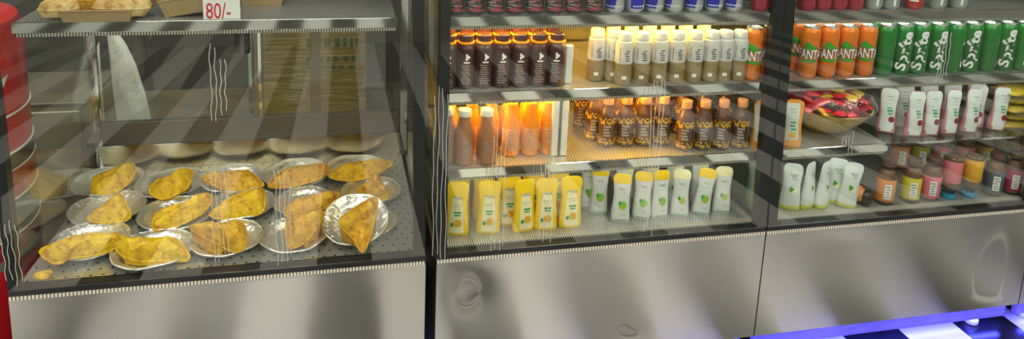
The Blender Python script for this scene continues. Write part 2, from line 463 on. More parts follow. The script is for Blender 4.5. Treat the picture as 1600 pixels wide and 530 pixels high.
# ------------------------------------------------------------------ cabinets
ZP, ZF, DECK = .5156, .548, .544
TILT = math.tan(math.radians(3.3))
DEP = .86
SH = (1.327, 1.0748, .8123)
def gy(z): return -.004+(z-.548)*TILT            # front face of the leaning glass
def wavy_panel(x0, x1, z0, z1, amp, seed, dents=()):
    nx, nz = 90, 36; rnd = random.Random(seed)
    w = [(rnd.uniform(2.2, 7), rnd.uniform(-2.5, 2.5), rnd.uniform(0, 6.3), rnd.uniform(.4, 1)) for _ in range(5)]
    V, F = [], []
    for j in range(nz+1):
        for i in range(nx+1):
            x = x0+(x1-x0)*i/nx; z = z0+(z1-z0)*j/nz
            e = min(1, min(i, nx-i, (nz-j)*2.2, j*2.2)/14); e = e*e*(3-2*e)
            h = sum(a*math.sin(kx*2*(x-x0)+kz*2*(z-z0)*2+p) for kx, kz, p, a in w)*amp*.35
            for (dx, dz, rr, aa) in dents: h += aa*math.exp(-(((x-dx)/rr)**2+((z-dz)/rr)**2))
            V.append((x, h*e, z))
    n = len(V)
    for j in range(nz):
        for i in range(nx): a = j*(nx+1)+i; F.append((a, a+1, a+nx+2, a+nx+1))
    rim = [i for i in range(nx+1)]+[j*(nx+1)+nx for j in range(1, nz+1)]+[nz*(nx+1)+i for i in range(nx-1, -1, -1)]+[j*(nx+1) for j in range(nz-1, 0, -1)]
    base = len(V)
    for i in rim: V.append((V[i][0], .011, V[i][2]))
    for k in range(len(rim)):
        k2 = (k+1) % len(rim); F.append((rim[k2], rim[k], base+k, base+k2))
    F.append(tuple(base+k for k in range(len(rim))))
    return V, F
def lean_slab(x0, x1, z0, z1, ya, yb, lx=0.0):
    """a slab that leans back with the glass; ya, yb = depth behind the glass face"""
    return fix_normals([(x+(lx if z == z1 else 0), gy(z)+y, z) for z in (z0, z1) for y in (ya, yb) for x in (x0, x1)],
                       [(0, 2, 3, 1), (4, 5, 7, 6), (0, 1, 5, 4), (2, 6, 7, 3), (0, 4, 6, 2), (1, 3, 7, 5)])
def shelf(root, x0, x1, z, y1=.62, led='led_white', amber=None):
    s_ = obj('shelf', box(x0+.022, x1-.022, .066, y1, z-.008, z), M['mesh_shelf'], root, False)
    obj('shelf_rail', box(x0+.016, x1-.016, .058, .065, z-.03, z+.001, .001), M['polished'], s_, False)
    obj('slotted_lip', box(x0+.022, x1-.022, .066, .070, z-.042, z-.0302), M['slots'], s_, False)
    obj('bracket', box(x0+.02, x0+.028, .08, y1, z-.028, z-.009), M['polished'], s_, False)
    obj('bracket', box(x1-.028, x1-.02, .08, y1, z-.028, z-.009), M['polished'], s_, False)
    obj('led_tube', box(x0+.05, x1-.05, .078, .092, z-.03, z-.022), M[led], s_, False)
    if amber:
        for a, b, y in amber: obj('amber_led_tube', box(a, b, y, y+.012, z-.02, z-.012), M['led_amber'], s_, False)
    return s_
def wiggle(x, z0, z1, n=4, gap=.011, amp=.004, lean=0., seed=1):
    """a bundle of thin wavering white streaks standing for light reflections in the glass"""
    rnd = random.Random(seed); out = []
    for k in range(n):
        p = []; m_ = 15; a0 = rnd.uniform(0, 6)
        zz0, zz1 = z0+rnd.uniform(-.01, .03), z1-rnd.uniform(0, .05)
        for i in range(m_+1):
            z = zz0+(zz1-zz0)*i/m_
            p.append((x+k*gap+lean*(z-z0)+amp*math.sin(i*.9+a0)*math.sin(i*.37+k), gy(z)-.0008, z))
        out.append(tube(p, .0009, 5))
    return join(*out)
def cabinet(name, label, x0, x1, amp, seed, dents=(), posts=(.035, .035), post_in=(0, 0), drinks=True, streaks=(), lean_x=(0, 0)):
    r = thing(name, label, 'display cabinet', (x0, 0, 0))
    obj('base_panel', wavy_panel(x0+.002, x1-.002, .10, ZP, amp, seed, dents), M['steel'], r)
    obj('base_body', box(x0+.003, x1-.003, .012, DEP, .10, ZP-.002), M['steel_dark'], r, False)
    obj('plinth', box(x0+.01, x1-.05, .032, DEP-.03, .047, .0998), M['black_matt'], r, False)
    obj('glowing_plinth_strip', box(x0+.003, x1-.052, .004, .031, .047, .099, .004), M['plinth_glow'], r, False, label='plinth strip glowing with blue light')  # emission stands in for blue LED light reflected by the steel plinth
    for fx in (x0+.10, x1-.165):
        for fy in (.05, DEP-.08):
            obj('foot', lathe([(0, 0), (.022, 0), (.027, .006), (.027, .02), (.018, .03), (.014, .0468), (0, .0468)], 16, (fx+.0, fy, 0)), M['rubber'], r)
    obj('vent_strip', box(x0+.004, x1-.004, -.003, .03, ZP+.0005, ZP+.0115), M['slots_fine'], r, False)
    obj('bottom_frame', box(x0+.002, x1-.002, -.001, .036, ZP+.012, ZF-.001, .002), M['black'], r, False)
    obj('tray' if not drinks else 'deck', box(x0+.02, x1-.02, .037, DEP-.06, DECK-.012, DECK), M['tray' if not drinks else 'mesh_shelf'], r, False)
    if drinks: obj('air_grille', box(x0+.03, x1-.03, .038, .066, DECK+.0005, DECK+.006), M['slots'], r, False)
    else: obj('tray_rim', box(x0+.03, x1-.03, .0372, .0405, DECK+.0005, DECK+.004), M['polished'], r, False)
    ZT = 1.62
    g = obj('front_glass', lean_slab(x0+.003, x1-.003, ZF, ZT, 0, .006), M['glass'], r, False)
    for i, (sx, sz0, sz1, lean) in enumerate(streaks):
        obj('reflection_streak', wiggle(sx, sz0, sz1, 4, .0135, .0035, lean, seed*10+i), M['streak'], g, label='thin wavering white light reflections')
    a, b = posts
    obj('front_post', lean_slab(x0+post_in[0], x0+post_in[0]+a, ZF, ZT, .0065, .042, lean_x[0]), M['black'], r, False)
    obj('front_post', lean_slab(x1-post_in[1]-b, x1-post_in[1], ZF, ZT, .0065, .042, lean_x[1]), M['black'], r, False)
    for xa, xr in ((x0+.008, x0+.003), (x1-.013, x1-.030)):
        obj('side_glass', fix_normals([(x, y, z) for (y, z) in ((.045, ZF), (DEP-.05, ZF), (DEP-.05, ZT), (gy(ZT)+.05, ZT)) for x in (xa, xa+.005)],
                                      [(0, 2, 4, 6), (1, 3, 5, 7), (0, 1, 3, 2), (2, 3, 5, 4), (4, 5, 7, 6), (6, 7, 1, 0)]), M['side_glass'], r, False)
        obj('rear_post', box(xr, xr+.027, DEP-.049, DEP-.01, ZF-.02, ZT, .003), M['polished'], r, False)
    obj('roof', box(x0+.002, x1-.002, .03, DEP, ZT+.001, ZT+.06, .004), M['black'], r, False)
    return r
def front_z(u, v): return at(u, v, y=0)
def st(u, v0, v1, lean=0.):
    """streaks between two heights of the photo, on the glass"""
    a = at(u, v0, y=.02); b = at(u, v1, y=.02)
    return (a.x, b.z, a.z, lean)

C1 = (-1.105, .102); C2 = (.134, 1.33); C3 = (1.3305, 2.529); C4 = (2.5295, 3.73)
c1 = cabinet('pastry_cabinet', 'leftmost glass display cabinet holding yellow pastries on foil plates', *C1, .0035, 3,
             posts=(.03, .036), post_in=(0, .004), drinks=False, lean_x=(-.034, -.016),
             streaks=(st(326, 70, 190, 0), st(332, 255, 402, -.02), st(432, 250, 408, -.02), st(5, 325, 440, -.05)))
c2 = cabinet('drinks_cabinet', 'middle glass display cabinet of bottled drinks, steel panel with a swirled reflection', *C2, .006, 11,
             dents=((.215, .385, .075, .010), (.22, .30, .12, -.004)), posts=(.034, .040),
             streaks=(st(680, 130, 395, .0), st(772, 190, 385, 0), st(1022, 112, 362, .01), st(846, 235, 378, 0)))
c3 = cabinet('drinks_cabinet', 'right glass display cabinet with soda cans, pouches and jars', *C3, .007, 23, posts=(.042, .036),
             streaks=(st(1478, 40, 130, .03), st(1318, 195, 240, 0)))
c4 = cabinet('drinks_cabinet', 'steel panelled cabinet mostly cut off by the right picture edge', *C4, .006, 29)

# pastry cabinet: upper shelf and rear sliding doors
s1 = shelf(c1, C1[0]+.035, C1[1]-.08, 1.327, .50, 'led_pastry')
rx0, rx1 = C1[0]+.03, C1[1]-.03
obj('kick_panel', box(rx0, rx1, DEP-.075, DEP-.062, DECK+.001, .640), M['kick'], c1, False)
obj('door_rail', box(rx0, rx1, DEP-.061, DEP-.03, .600, .735, .003), M['counter'], c1, False)
obj('door_track', box(rx0, rx1, DEP-.078, DEP-.062, .6405, .647), M['polished'], c1, False)
mid = (rx0+rx1)/2
for i, (a, b) in enumerate(((rx0, mid+.03), (mid-.03, rx1))):
    y = DEP-.048+i*.012
    d = obj('sliding_door', box(a, b, y, y+.006, .736, 1.615), M['door_glass'], c1, False)
    xx = b-.02 if i == 0 else a+.002
    obj('door_stile', box(xx, xx+.012, y-.004, y+.0, .736, 1.615), M['polished'], d, False)
    obj('door_handle', box(xx-.05, xx-.03, y-.008, y, 1.0, 1.12, .003), M['black'], d, False)
obj('roof_led_tube', box(C1[0]+.1, C1[1]-.1, .12, .14, 1.60, 1.612), M['led_white'], c1, False)

# drinks cabinets: shelves, back panels, the upright of the middle one
for c, X, leds, hasamb in ((c2, C2, ('led_white', 'led_warm', 'led_white'), True), (c3, C3, ('led_cool', 'led_cool', 'led_cool'), False)):
    for z, l in zip(SH, leds):
        amb = None
        if hasamb:
            if z == SH[0]: amb = [(X[0]+.05, X[0]+.36, .15), (X[0]+.50, X[0]+.98, .135)]
            if z == SH[1]: amb = [(X[0]+.05, X[0]+.44, .175), (X[0]+.60, X[0]+.85, .18)]
        if c is c3 and z == SH[2]:
            shelf(c, X[0], 1.86, z, .62, l, amb)
            gs = obj('glass_shelf', box(1.8395, X[1]-.022, .058, .62, z-.008, z), M['glass'], c, False, label='clear glass half of the shelf')
            obj('edge_strip', box(1.8395, X[1]-.022, .0545, .0575, z-.006, z+.001), M['polished'], gs, False)
            continue
        shelf(c, X[0], X[1], z, .62, l, amb)
    obj('back_panel', box(X[0]+.02, X[1]-.02, .64, .66, DECK+.001, 1.615), M['steel_dark'], c, False)
    obj('roof_led_tube', box(X[0]+.06, X[1]-.06, .1, .115, 1.6, 1.61), M['led_white'], c, False)
pa = at(878, 252, z=SH[2]); pb = at(885, 136, z=SH[1])
for p, h in ((pa, .218), (pb, .135)):
    u_ = obj('shelf_support', box(p.x-.028, p.x+.028, .115, .135, p.z+.001, p.z+h, .002), M['bright_metal'], c2, False, label='bright steel upright between bottles')
    obj('support_groove', box(p.x-.006, p.x+.004, .1135, .1145, p.z+.004, p.z+h-.003), M['steel_dark'], u_, False)

for X in (C1, C2, C3, C4):
    area('blue_floor_light', ((X[0]+X[1])/2, .018, .045), X[1]-X[0]-.1, .02, 3.8, (.06, .07, 1))
# ------------------------------------------------------------------ behind and beside the pastry cabinet
r = thing('barrel_cooler', 'round red drum cooler with banded print beside the left cabinet', 'cooler', (-1.535, .48, 0))
Rb = .325
obj('drum', lathe([(0, .0), (Rb-.02, 0), (Rb, .02), (Rb, 1.2), (Rb-.012, 1.235), (Rb-.05, 1.245), (0, 1.25)], 64, r.location), M['red'], r)
for nm, a, b, mt in (('dark_band', .745, .80, 'dark_band'), ('orange_band', .645, .742, 'red2'), ('grey_band', .52, .64, 'grey_band'), ('maroon_band', .455, .518, 'maroon_band'), ('grey_band', .42, .453, 'grey_band')):
    obj(nm, lathe([(Rb, a), (Rb+.002, a+.001), (Rb+.002, b-.001), (Rb, b)], 64, r.location), M[mt], r)
for z in (.93, .802, .743, .642, .519):
    obj('white_piping', lathe([(Rb, z-.004), (Rb+.004, z-.002), (Rb+.004, z+.002), (Rb, z+.004)], 64, r.location), M['white_line'], r)
def swoosh():
    V, F = [], []; n = 18
    for i in range(n+1):
        t = i/n; u = -.06+.11*t; v = -.035*math.sin(PI*t*.9)+.02*t; w_ = .022*math.sin(PI*t)+.001
        V += [(u, v-w_), (u, v+w_)]
    F = [(2*i, 2*i+2, 2*i+3, 2*i+1) for i in range(n)]; return V, F
ang = 1.2
for nm, vf in (('white_swoosh', xf2(swoosh(), du=ang*Rb, dv=1.06)), ('white_spot', disc2(ang*Rb-.05, 1.13, .014, .012, 16)), ('dark_patch', disc2(ang*Rb-.1, .98, .09, .035, 20))):
    V, F = on_cyl(vf, Rb, .0025); obj(nm, ([(x+r.location.x, y+r.location.y, z) for x, y, z in V], F), M['dark_band' if 'dark' in nm else 'white_line'], r)
obj('lid_handle', tube([(-1.6, .40, 1.245), (-1.6, .40, 1.275), (-1.47, .40, 1.275), (-1.47, .40, 1.245)], .008, 8), M['black'], r)

t = thing('side_cupboard', 'low beige cupboard standing behind the red drum cooler', 'cupboard', (-1.5, 1.0, 0))
obj('carcass', box(-1.62, -1.19, 1.0, 1.4, 0, .735), M['beige'], t, False)
obj('top_board', box(-1.63, -1.185, .99, 1.41, .7355, .757, .004), M['counter'], t, False)
obj('door', box(-1.61, -1.21, .985, .999, .03, .72, .003), M['beige'], t, False)

t = thing('back_counter', 'dark service counter behind the pastry cabinet', 'counter', (-.5, 1.2, 0))
obj('counter_body', box(-1.15, .12, .93, 1.5, 0, .585), M['counter'], t, False)
obj('counter_top', box(-1.17, .14, .91, 1.52, .5855, .615, .004), M['counter'], t, False)

bx = thing('cardboard_carton', 'large brown carton in stretch wrap behind the sliding doors', 'box', (-.3, 1.2, .616))
obj('carton_body', box(-.528, -.062, 1.0, 1.40, .616, 1.42, .006), M['carton'], bx, False)
vf = []
rnd = random.Random(4)
for row, (z, hh) in enumerate(((.965, .04), (.90, .022), (.865, .016))):
    x = -.31
    while x < -.10:
        w_ = rnd.uniform(.012, .03); vf.append(box(x, x+w_*.8, .9985, .9995, z, z+hh)); x += w_+rnd.uniform(.004, .02)
    
obj('lettering', join(*vf), M['green_print'], bx, False, label='faint green print')
obj('tape', box(-.30, -.255, .998, .9984, .617, 1.41), M['card_brown'], bx, False)

# upright white sack behind the glass
sk = thing('white_sack', 'white rough sack propped behind the left sliding door', 'sack', (-1.03, 1.0, .616))
V, F = [], []; n = 20; lv = 22
prof = [(0, .125), (.1, .127), (.35, .118), (.6, .095), (.8, .066), (.93, .036), (1, .012)]
def lerp(pr, t):
    for (a, p), (b, q) in zip(pr, pr[1:]):
        if t <= b: return p+(q-p)*(t-a)/(b-a)
    return pr[-1][1]
for j in range(lv+1):
    tt = j/lv; z = .6165+.47*tt; w_ = lerp(prof, tt)
    for k in range(n):
        a = 2*PI*k/n; rr = 1+.05*math.sin(5*a+9*tt)+.03*math.sin(11*a-7*tt)
        V.append((-1.092+w_/2+w_/2*math.cos(a)*rr+.02*(1-tt), 1.0+min(.05, w_*.4)*math.sin(a)*rr, z))
for j in range(lv):
    for k in range(n): F.append((j*n+k, j*n+(k+1) % n, (j+1)*n+(k+1) % n, (j+1)*n+k))
F.append(tuple(reversed(range(n)))); F.append(tuple(range(lv*n, lv*n+n)))
obj('sack_body', (V, F), M['sack'], sk)
obj('folded_top', box(-1.095, -1.05, .985, 1.005, 1.086, 1.10, .003), M['sack'], sk)

# ------------------------------------------------------------------ foil plates and pastries
T = DECK
def foil_plate(name, u, v, wpx, label, z=T, tilt=None, lift=0.0):
    p = at(u, v, z=z+.016+lift); R = wpx/2*dist(p)/F_PX
    root = thing(name, label, 'plate', (p.x, p.y, z+.0005+lift), 'foil plates on the perforated tray')
    rnd = random.Random(int(u*7+v)); ph = rnd.uniform(0, 6)
    n = 72; prof = [(0, .0012), (.3, .0012), (.62, .0015), (.70, .003), (.76, .008), (.82, .014), (.86, .0155), (.93, .016), (.985, .0185), (1.0, .017), (.99, .0155), (.93, .0145), (.86, .0135), (.82, .012), (.77, .006), (.70, .0008), (.62, 0), (0, 0)]
    V, F = [], []; rings = []
    for i, (q, zz) in enumerate(prof):
        if q == 0: rings.append([len(V)]); V.append((p.x, p.y, root.location.z+zz)); continue
        rings.append(list(range(len(V), len(V)+n)))
        for k in range(n):
            a = 2*PI*k/n; fl = (.0016*math.sin(36*a/1.5+ph) if .7 < q < .99 else 0)+(.002*math.sin(3*a+ph)+.0015*math.sin(7*a+2*ph))*(q > .8)
            rr = R*q*(1+.012*math.sin(5*a+ph)*(q > .8))
            V.append((p.x+rr*math.cos(a), p.y+rr*math.sin(a), root.location.z+zz+max(fl, -.002 if q > .75 else 0)+(.001 if q > .75 else 0)))
    for A, B in zip(rings, rings[1:]):
        for k in range(n):
            f = tuple(dict.fromkeys((A[k % len(A)], A[(k+1) % len(A)], B[(k+1) % len(B)], B[k % len(B)])))
            if len(f) > 2: F.append(tuple(reversed(f)))
    obj('dish', (V, F), M['foil'], root)
    # rolled rim
    ring = [(p.x+R*.992*math.cos(2*PI*k/72), p.y+R*.992*math.sin(2*PI*k/72), root.location.z+.0185+.002*math.sin(3*2*PI*k/72+ph)+.0015*math.sin(7*2*PI*k/72+2*ph)) for k in range(73)]
    obj('rolled_rim', tube(ring, .0030, 6), M['foil'], root)
    if tilt: root.rotation_euler = tilt
    return p, R
def chaikin(P, it=2, keep=.82):
    for _ in range(it):
        Q = []
        for i in range(len(P)):
            a, b = P[i], P[(i+1) % len(P)]
            Q.append(a*.8+b*.2); Q.append(a*.2+b*.8)
        P = Q
    return P
def pastry(poly, pc, R, label, mat, H=.034, tau=26, base=.003, ridge=None):
    low = max(poly, key=lambda q: q[1])
    p0 = at(*low, z=T+base+.018)
    hd = Vector((CAM.x-p0.x, CAM.y-p0.y, 0)).normalized(); ta = math.radians(tau)
    nrm = (hd*math.sin(ta)+Vector((0, 0, 1))*math.cos(ta)).normalized()
    P = chaikin([at_plane(u, v, p0, nrm) for u, v in poly], 2)
    # even spacing
    n = 56; L = [0]
    for i in range(len(P)): L.append(L[-1]+(P[(i+1) % len(P)]-P[i]).length)
    Q = []
    for k in range(n):
        s_ = L[-1]*k/n; i = max(j for j in range(len(P)) if L[j] <= s_); f_ = (s_-L[i])/max(1e-9, L[i+1]-L[i])
        Q.append(P[i].lerp(P[(i+1) % len(P)], f_))
    c = sum(Q, Vector())/n
    root = thing('pastry', label, 'pastry', (c.x, c.y, T+base), 'stuffed pastries on foil plates')
    rnd = random.Random(hash(label) % 1000 if False else int(low[0]*13+low[1])); ph = [rnd.uniform(0, 6) for _ in range(6)]
    def bumpy(x): return .0050*math.sin(x.x*70+ph[0])*math.sin(x.y*60+ph[1])+.0034*math.sin(x.x*150+ph[2]+x.y*90)+.0024*math.sin(x.y*210+ph[3]-x.x*120)
    V, F = [], []
    rings = [1.0, .985, .95, .88, .78, .66, .52, .36, .2]
    rad = sum((q-c).length for q in Q)/n
    for s_ in rings:
        for q in Q:
            x = c+(q-c)*s_; d_ = (1-s_)*min(1.4, (q-c).length/rad)
            h = H*(min(1, d_*1.9))**.62
            V.append(x+nrm*(h+bumpy(x)*min(1, d_*6)))
    nr = len(rings)
    for j in range(nr-1):
        for k in range(n): F.append((j*n+k, j*n+(k+1) % n, (j+1)*n+(k+1) % n, (j+1)*n+k))
    V.append(c+nrm*(H+bumpy(c))); ci = len(V)-1
    for k in range(n): F.append(((nr-1)*n+k, (nr-1)*n+(k+1) % n, ci))
    # underside: down to the plate
    prev = 0; b0 = len(V)
    for s_, fz in ((.97, .45), (.88, 1.0)):
        for q in Q:
            x = c+(q-c)*s_; inside = (Vector((x.x-pc.x, x.y-pc.y, 0)).length < R*.74)
            zb = T+base+(.002 if inside else .0205)
            zz = x.z+(zb-x.z)*fz
            V.append(Vector((x.x, x.y, min(zz, x.z-.002))))
    for k in range(n): F.append((k, b0+k, b0+(k+1) % n, (k+1) % n))
    for k in range(n): F.append((b0+k, b0+n+k, b0+n+(k+1) % n, b0+(k+1) % n))
    F.append(tuple(b0+n+k for k in range(n)))
    # keep outward winding
    a_, b_, c_ = V[0], V[1], V[n]
    if (b_-a_).cross(c_-a_).dot(nrm) < 0: F = [tuple(reversed(f)) for f in F]
    obj('crust', (V, F), M[mat], root)
    # the crimped seam along the edge
    seam = [q+nrm*.001 for q in Q]; seam.append(seam[0])
    obj('crimped_edge', tube([s__+nrm*.0015*math.sin(i*1.9) for i, s__ in enumerate(seam)], .0036, 6), M[mat], root)
    return root

PL = [ # name, plate (u, v, width), plate tilt, pastry polygon, material, labels
 ('A', (170, 283, 104), None, [(144, 277), (173, 267), (207, 252), (213, 266), (207, 280), (187, 299), (168, 305), (143, 304)], 'pastry_a', 'back row, first from the left'),
 ('B', (266, 286, 100), None, [(234, 289), (253, 280), (290, 264), (302, 267), (299, 285), (287, 299), (255, 314), (234, 304)], 'pastry_a', 'back row, second from the left'),
 ('C', (362, 278, 94), None, [(311, 277), (327, 273), (385, 265), (395, 272), (414, 289), (408, 293), (385, 296), (348, 298), (330, 287)], 'pastry_b', 'back row, third from the left'),
 ('D', (462, 271, 103), None, [(415, 291), (441, 267), (465, 259), (509, 257), (516, 264), (499, 281), (465, 291), (431, 295)], 'pastry_b', 'back row, fourth from the left'),
 ('E', (554, 262, 92), None, [(513, 278), (516, 269), (543, 256), (570, 252), (612, 252), (614, 257), (590, 271), (570, 281), (536, 283)], 'pastry_a', 'back row, last on the right'),
 ('F', (168, 325, 110), None, [(137, 345), (138, 338), (158, 326), (180, 303), (191, 305), (206, 338), (197, 346), (160, 350)], 'pastry_a', 'middle row, first from the left'),
 ('G', (275, 333, 110), None, [(236, 361), (242, 333), (266, 324), (306, 312), (324, 303), (333, 306), (327, 322), (306, 341), (266, 359)], 'pastry_a', 'middle row, second from the left'),
 ('H', (377, 319, 100), None, [(324, 336), (340, 328), (349, 315), (385, 300), (408, 295), (414, 298), (413, 333), (385, 341), (342, 344)], 'pastry_a', 'middle row, third from the left'),
 ('I', (476, 315, 94), None, [(444, 338), (451, 318), (482, 308), (516, 301), (533, 304), (516, 321), (492, 335), (461, 343)], 'pastry_b', 'middle row, fourth from the left'),
 ('J', (580, 298, 92), None, [(553, 298), (573, 288), (584, 273), (590, 272), (601, 294), (611, 303), (604, 313), (580, 313)], 'pastry_b', 'right end, half hidden behind the tilted plate'),
 ('K', (141, 376, 114), None, [(59, 392), (78, 384), (108, 371), (149, 365), (185, 368), (208, 375), (185, 385), (167, 396), (130, 403), (105, 404), (92, 415), (72, 407)], 'pastry_a', 'front row, first from the left'),
 ('L', (239, 389, 118), None, [(176, 381), (198, 374), (232, 373), (275, 372), (284, 382), (298, 402), (293, 409), (255, 408), (216, 410), (187, 399)], 'pastry_a', 'front row, second from the left'),
 ('N', (355, 372, 108), None, [(292, 353), (325, 350), (352, 350), (370, 344), (383, 350), (386, 385), (370, 397), (345, 386), (310, 367)], 'pastry_b', 'front row, third from the left'),
 ('O', (459, 367, 104), None, [(446, 345), (478, 335), (505, 330), (507, 336), (492, 362), (472, 383), (453, 391), (448, 376)], 'pastry_b', 'front row, fourth from the left'),
]
for k, (u, v, w_), tl, poly, mt, where in PL:
    p, R = foil_plate('foil_plate', u, v, w_, 'round foil plate under the pastry in the '+where if 'row' in where else 'round foil plate at the right end, behind the tilted plate', tilt=tl)
    pastry(poly, p, R, 'folded yellow pastry on a foil plate, '+where, mt, H=.036 if k not in 'CDI' else .03, base=.003)
# the tilted plate resting on another plate, front right
p, R = foil_plate('foil_plate', 576, 347, 88, 'foil plate lying flat beneath the tilted plate at the right front')
hd = Vector((CAM.x-p.x, CAM.y-p.y, 0)).normalized()
pp, RR = foil_plate('foil_plate', 556, 341, 100, 'tilted round foil plate resting on another plate at the right front', lift=.034, tilt=(math.radians(21), math.radians(-4), 0))
pastry([(528, 349), (536, 337), (570, 315), (585, 307), (591, 315), (585, 345), (573, 386), (565, 397), (556, 377), (540, 362)], pp, RR, 'triangular golden pastry hanging over the edge of the tilted plate', 'pastry_b', H=.03, tau=38, base=.035)
# crumbs at the left front corner
for (u, v, w_), lb in (((68, 431, .026), 'round yellow crumb at the left front corner of the tray'), ((91, 409, .016), 'broken yellow crust flake below the front left pastry')):
    c = at(u, v, z=T+.004); rt = thing('pastry_crumb', lb, 'crumb', (c.x, c.y, T+.0005))
    prof = [(0, 0), (.8*w_, .0005), (w_, .005), (.85*w_, .011), (.45*w_, .014), (0, .0145)]
    V, F = lathe(prof, 18); V = [(x*(1+.16*math.sin(3*math.atan2(y, x)+u)), y*(.85+.1*math.sin(5*x*40)), z) for x, y, z in V]
    obj('crumb', (V, F), M['crumb'], rt, local=True); obj('flake', box(w_*.2, w_*.9, -w_*.3, w_*.2, .012, .0155, .001), M['pastry_b'], rt, local=True)

# ------------------------------------------------------------------ upper shelf of the pastry cabinet
ZS = SH[0]
def boat_tray(loc, L, W, H, label, rz=0, tilt=0):
    r = thing('card_tray', label, 'tray', loc, 'card trays on the upper shelf')
    t_ = .002
    def sh(s, z): return [(-L/2*s, -W/2*s, z), (L/2*s, -W/2*s, z), (L/2*s, W/2*s, z), (-L/2*s, W/2*s, z)]
    b0, b1, i1, i0 = sh(.9, .0), sh(1, H), sh(.975, H), sh(.88, t_)
    V = b0+b1+i1+i0; F = [(3, 2, 1, 0), (12, 13, 14, 15)]
    for a in (0, 4, 8):
        for k in range(4): F.append((a+k, a+(k+1) % 4, a+4+(k+1) % 4, a+4+k))
    obj('tray_wall', (V, F), M['card_brown'], r, False, local=True)
    obj('folded_rim', tube([b1[0], b1[1], b1[2], b1[3], b1[0]], .0025, 5), M['card_brown'], r, local=True)
    r.rotation_euler = (0, tilt, rz); return r
def puff(loc, pts, h, label, mat='pastry_c', rz=0, tilt=(0, 0)):
    """a small folded pastry standing on a tray; pts = flat outline"""
    r = thing('shelf_pastry', label, 'pastry', loc, 'pale pastries on the upper shelf')
    P = chaikin([Vector((x, y, 0)) for x, y in pts], 2); n = len(P); c = sum(P, Vector())/n
    V, F = [], []
    for s_, z in ((.8, 0), (1, h*.3), (1, h*.45), (.85, h*.75), (.55, h*.95), (.25, h)):
        for q in P: x = c+(q-c)*s_; V.append((x.x, x.y, z+.003*math.sin(x.x*130)*math.sin(x.y*110+1)*(s_ < .95)))
    for j in range(5):
        for k in range(n): F.append((j*n+k, j*n+(k+1) % n, (j+1)*n+(k+1) % n, (j+1)*n+k))
    F.append(tuple(reversed(range(n)))); F.append(tuple(5*n+k for k in range(n)))
    V, F = fix_normals(V, F)
    obj('crust', (V, F), M[mat], r, local=True)
    ring = [c+(q-c)*1.0+Vector((0, 0, h*.38)) for q in P]; ring.append(ring[0])
    obj('crimped_edge', tube(ring, .003, 5), M[mat], r, local=True)
    r.rotation_euler = (tilt[0], tilt[1], rz); return r
a = at(100, 33, z=ZS); b = at(205, 33, z=ZS); mx = (a.x+b.x)/2+.0; L = b.x-a.x
boat_tray((mx, .115, ZS+.0005), L*1.06, .13, .034, 'long brown card tray of pale pastries at the left of the upper shelf')
puff((mx-.10, .105, ZS+.012), [(-.065, -.03), (.0, -.045), (.05, -.02), (.045, .03), (-.02, .04)], .055, 'pale pastry at the left end of the long card tray')
puff((mx-.045, .135, ZS+.02), [(-.03, -.03), (.035, -.03), (.03, .03), (-.02, .03)], .085, 'upright golden pastry peak in the middle of the long card tray', 'pastry_b')
puff((mx+.065, .105, ZS+.012), [(-.085, -.03), (.0, -.045), (.07, -.04), (.072, .03), (-.02, .045), (-.08, .02)], .062, 'broad pale pastry at the right end of the long card tray')
a = at(243, 33, z=ZS); b = at(318, 33, z=ZS); mx2 = (a.x+b.x)/2
boat_tray((mx2+.03, .165, ZS+.012), (b.x-a.x)*1.35, .14, .05, 'brown card tray tipped up beside the price card', 0, math.radians(-9))
puff((mx2-.045, .155, ZS+.03), [(-.05, -.03), (.05, -.03), (.0, .04)], .06, 'golden pastry corner at the low end of the tipped card tray', 'pastry_b')
puff((mx2+.06, .175, ZS+.05), [(-.06, -.03), (.06, -.03), (.05, .04), (-.04, .04)], .06, 'pale pastry high in the tipped card tray')
a = at(383, 11, z=ZS); 
boat_tray((a.x+.05, a.y+.06, ZS+.0005), .13, .11, .03, 'small card tray just right of the price card')
puff((a.x+.04, a.y+.055, ZS+.01), [(-.045, -.03), (.045, -.03), (.03, .03), (-.03, .03)], .04, 'golden pastry in the small tray right of the price card', 'pastry_b')
# price card
a = at(318, 34, y=.068); b = at(376, 34, y=.068); top = at(345, -3, y=.068).z
r = thing('price_card', 'white price card with red lettering on the upper shelf edge', 'price card', ((a.x+b.x)/2, .078, ZS+.001))
obj('card', box(a.x, b.x, .0675, .0695, ZS+.0015, top, .0005), M['card_white'], r, False)
W_ = b.x-a.x
tx = text2('80/-', .062, .0004); w0 = max(v[0] for v in tx[0])-min(v[0] for v in tx[0]); h0 = max(v[1] for v in tx[0])-min(v[1] for v in tx[0])
tx = xf2(tx, W_*.66/w0, (at(341, 4, y=.0672).z-at(341, 29, y=.0672).z)/h0)
obj('lettering', on_plane(tx, (at(341, 16, y=.0672).x, .0672, at(341, 17, y=.0672).z), (1, 0, 0), (0, 0, 1)), M['ink_red'], r, False, label='red figures 80/-')
obj('card_foot', box(a.x+.01, b.x-.01, .0697, .080, ZS+.001, ZS+.004, .0005), M['card_white'], r, False)

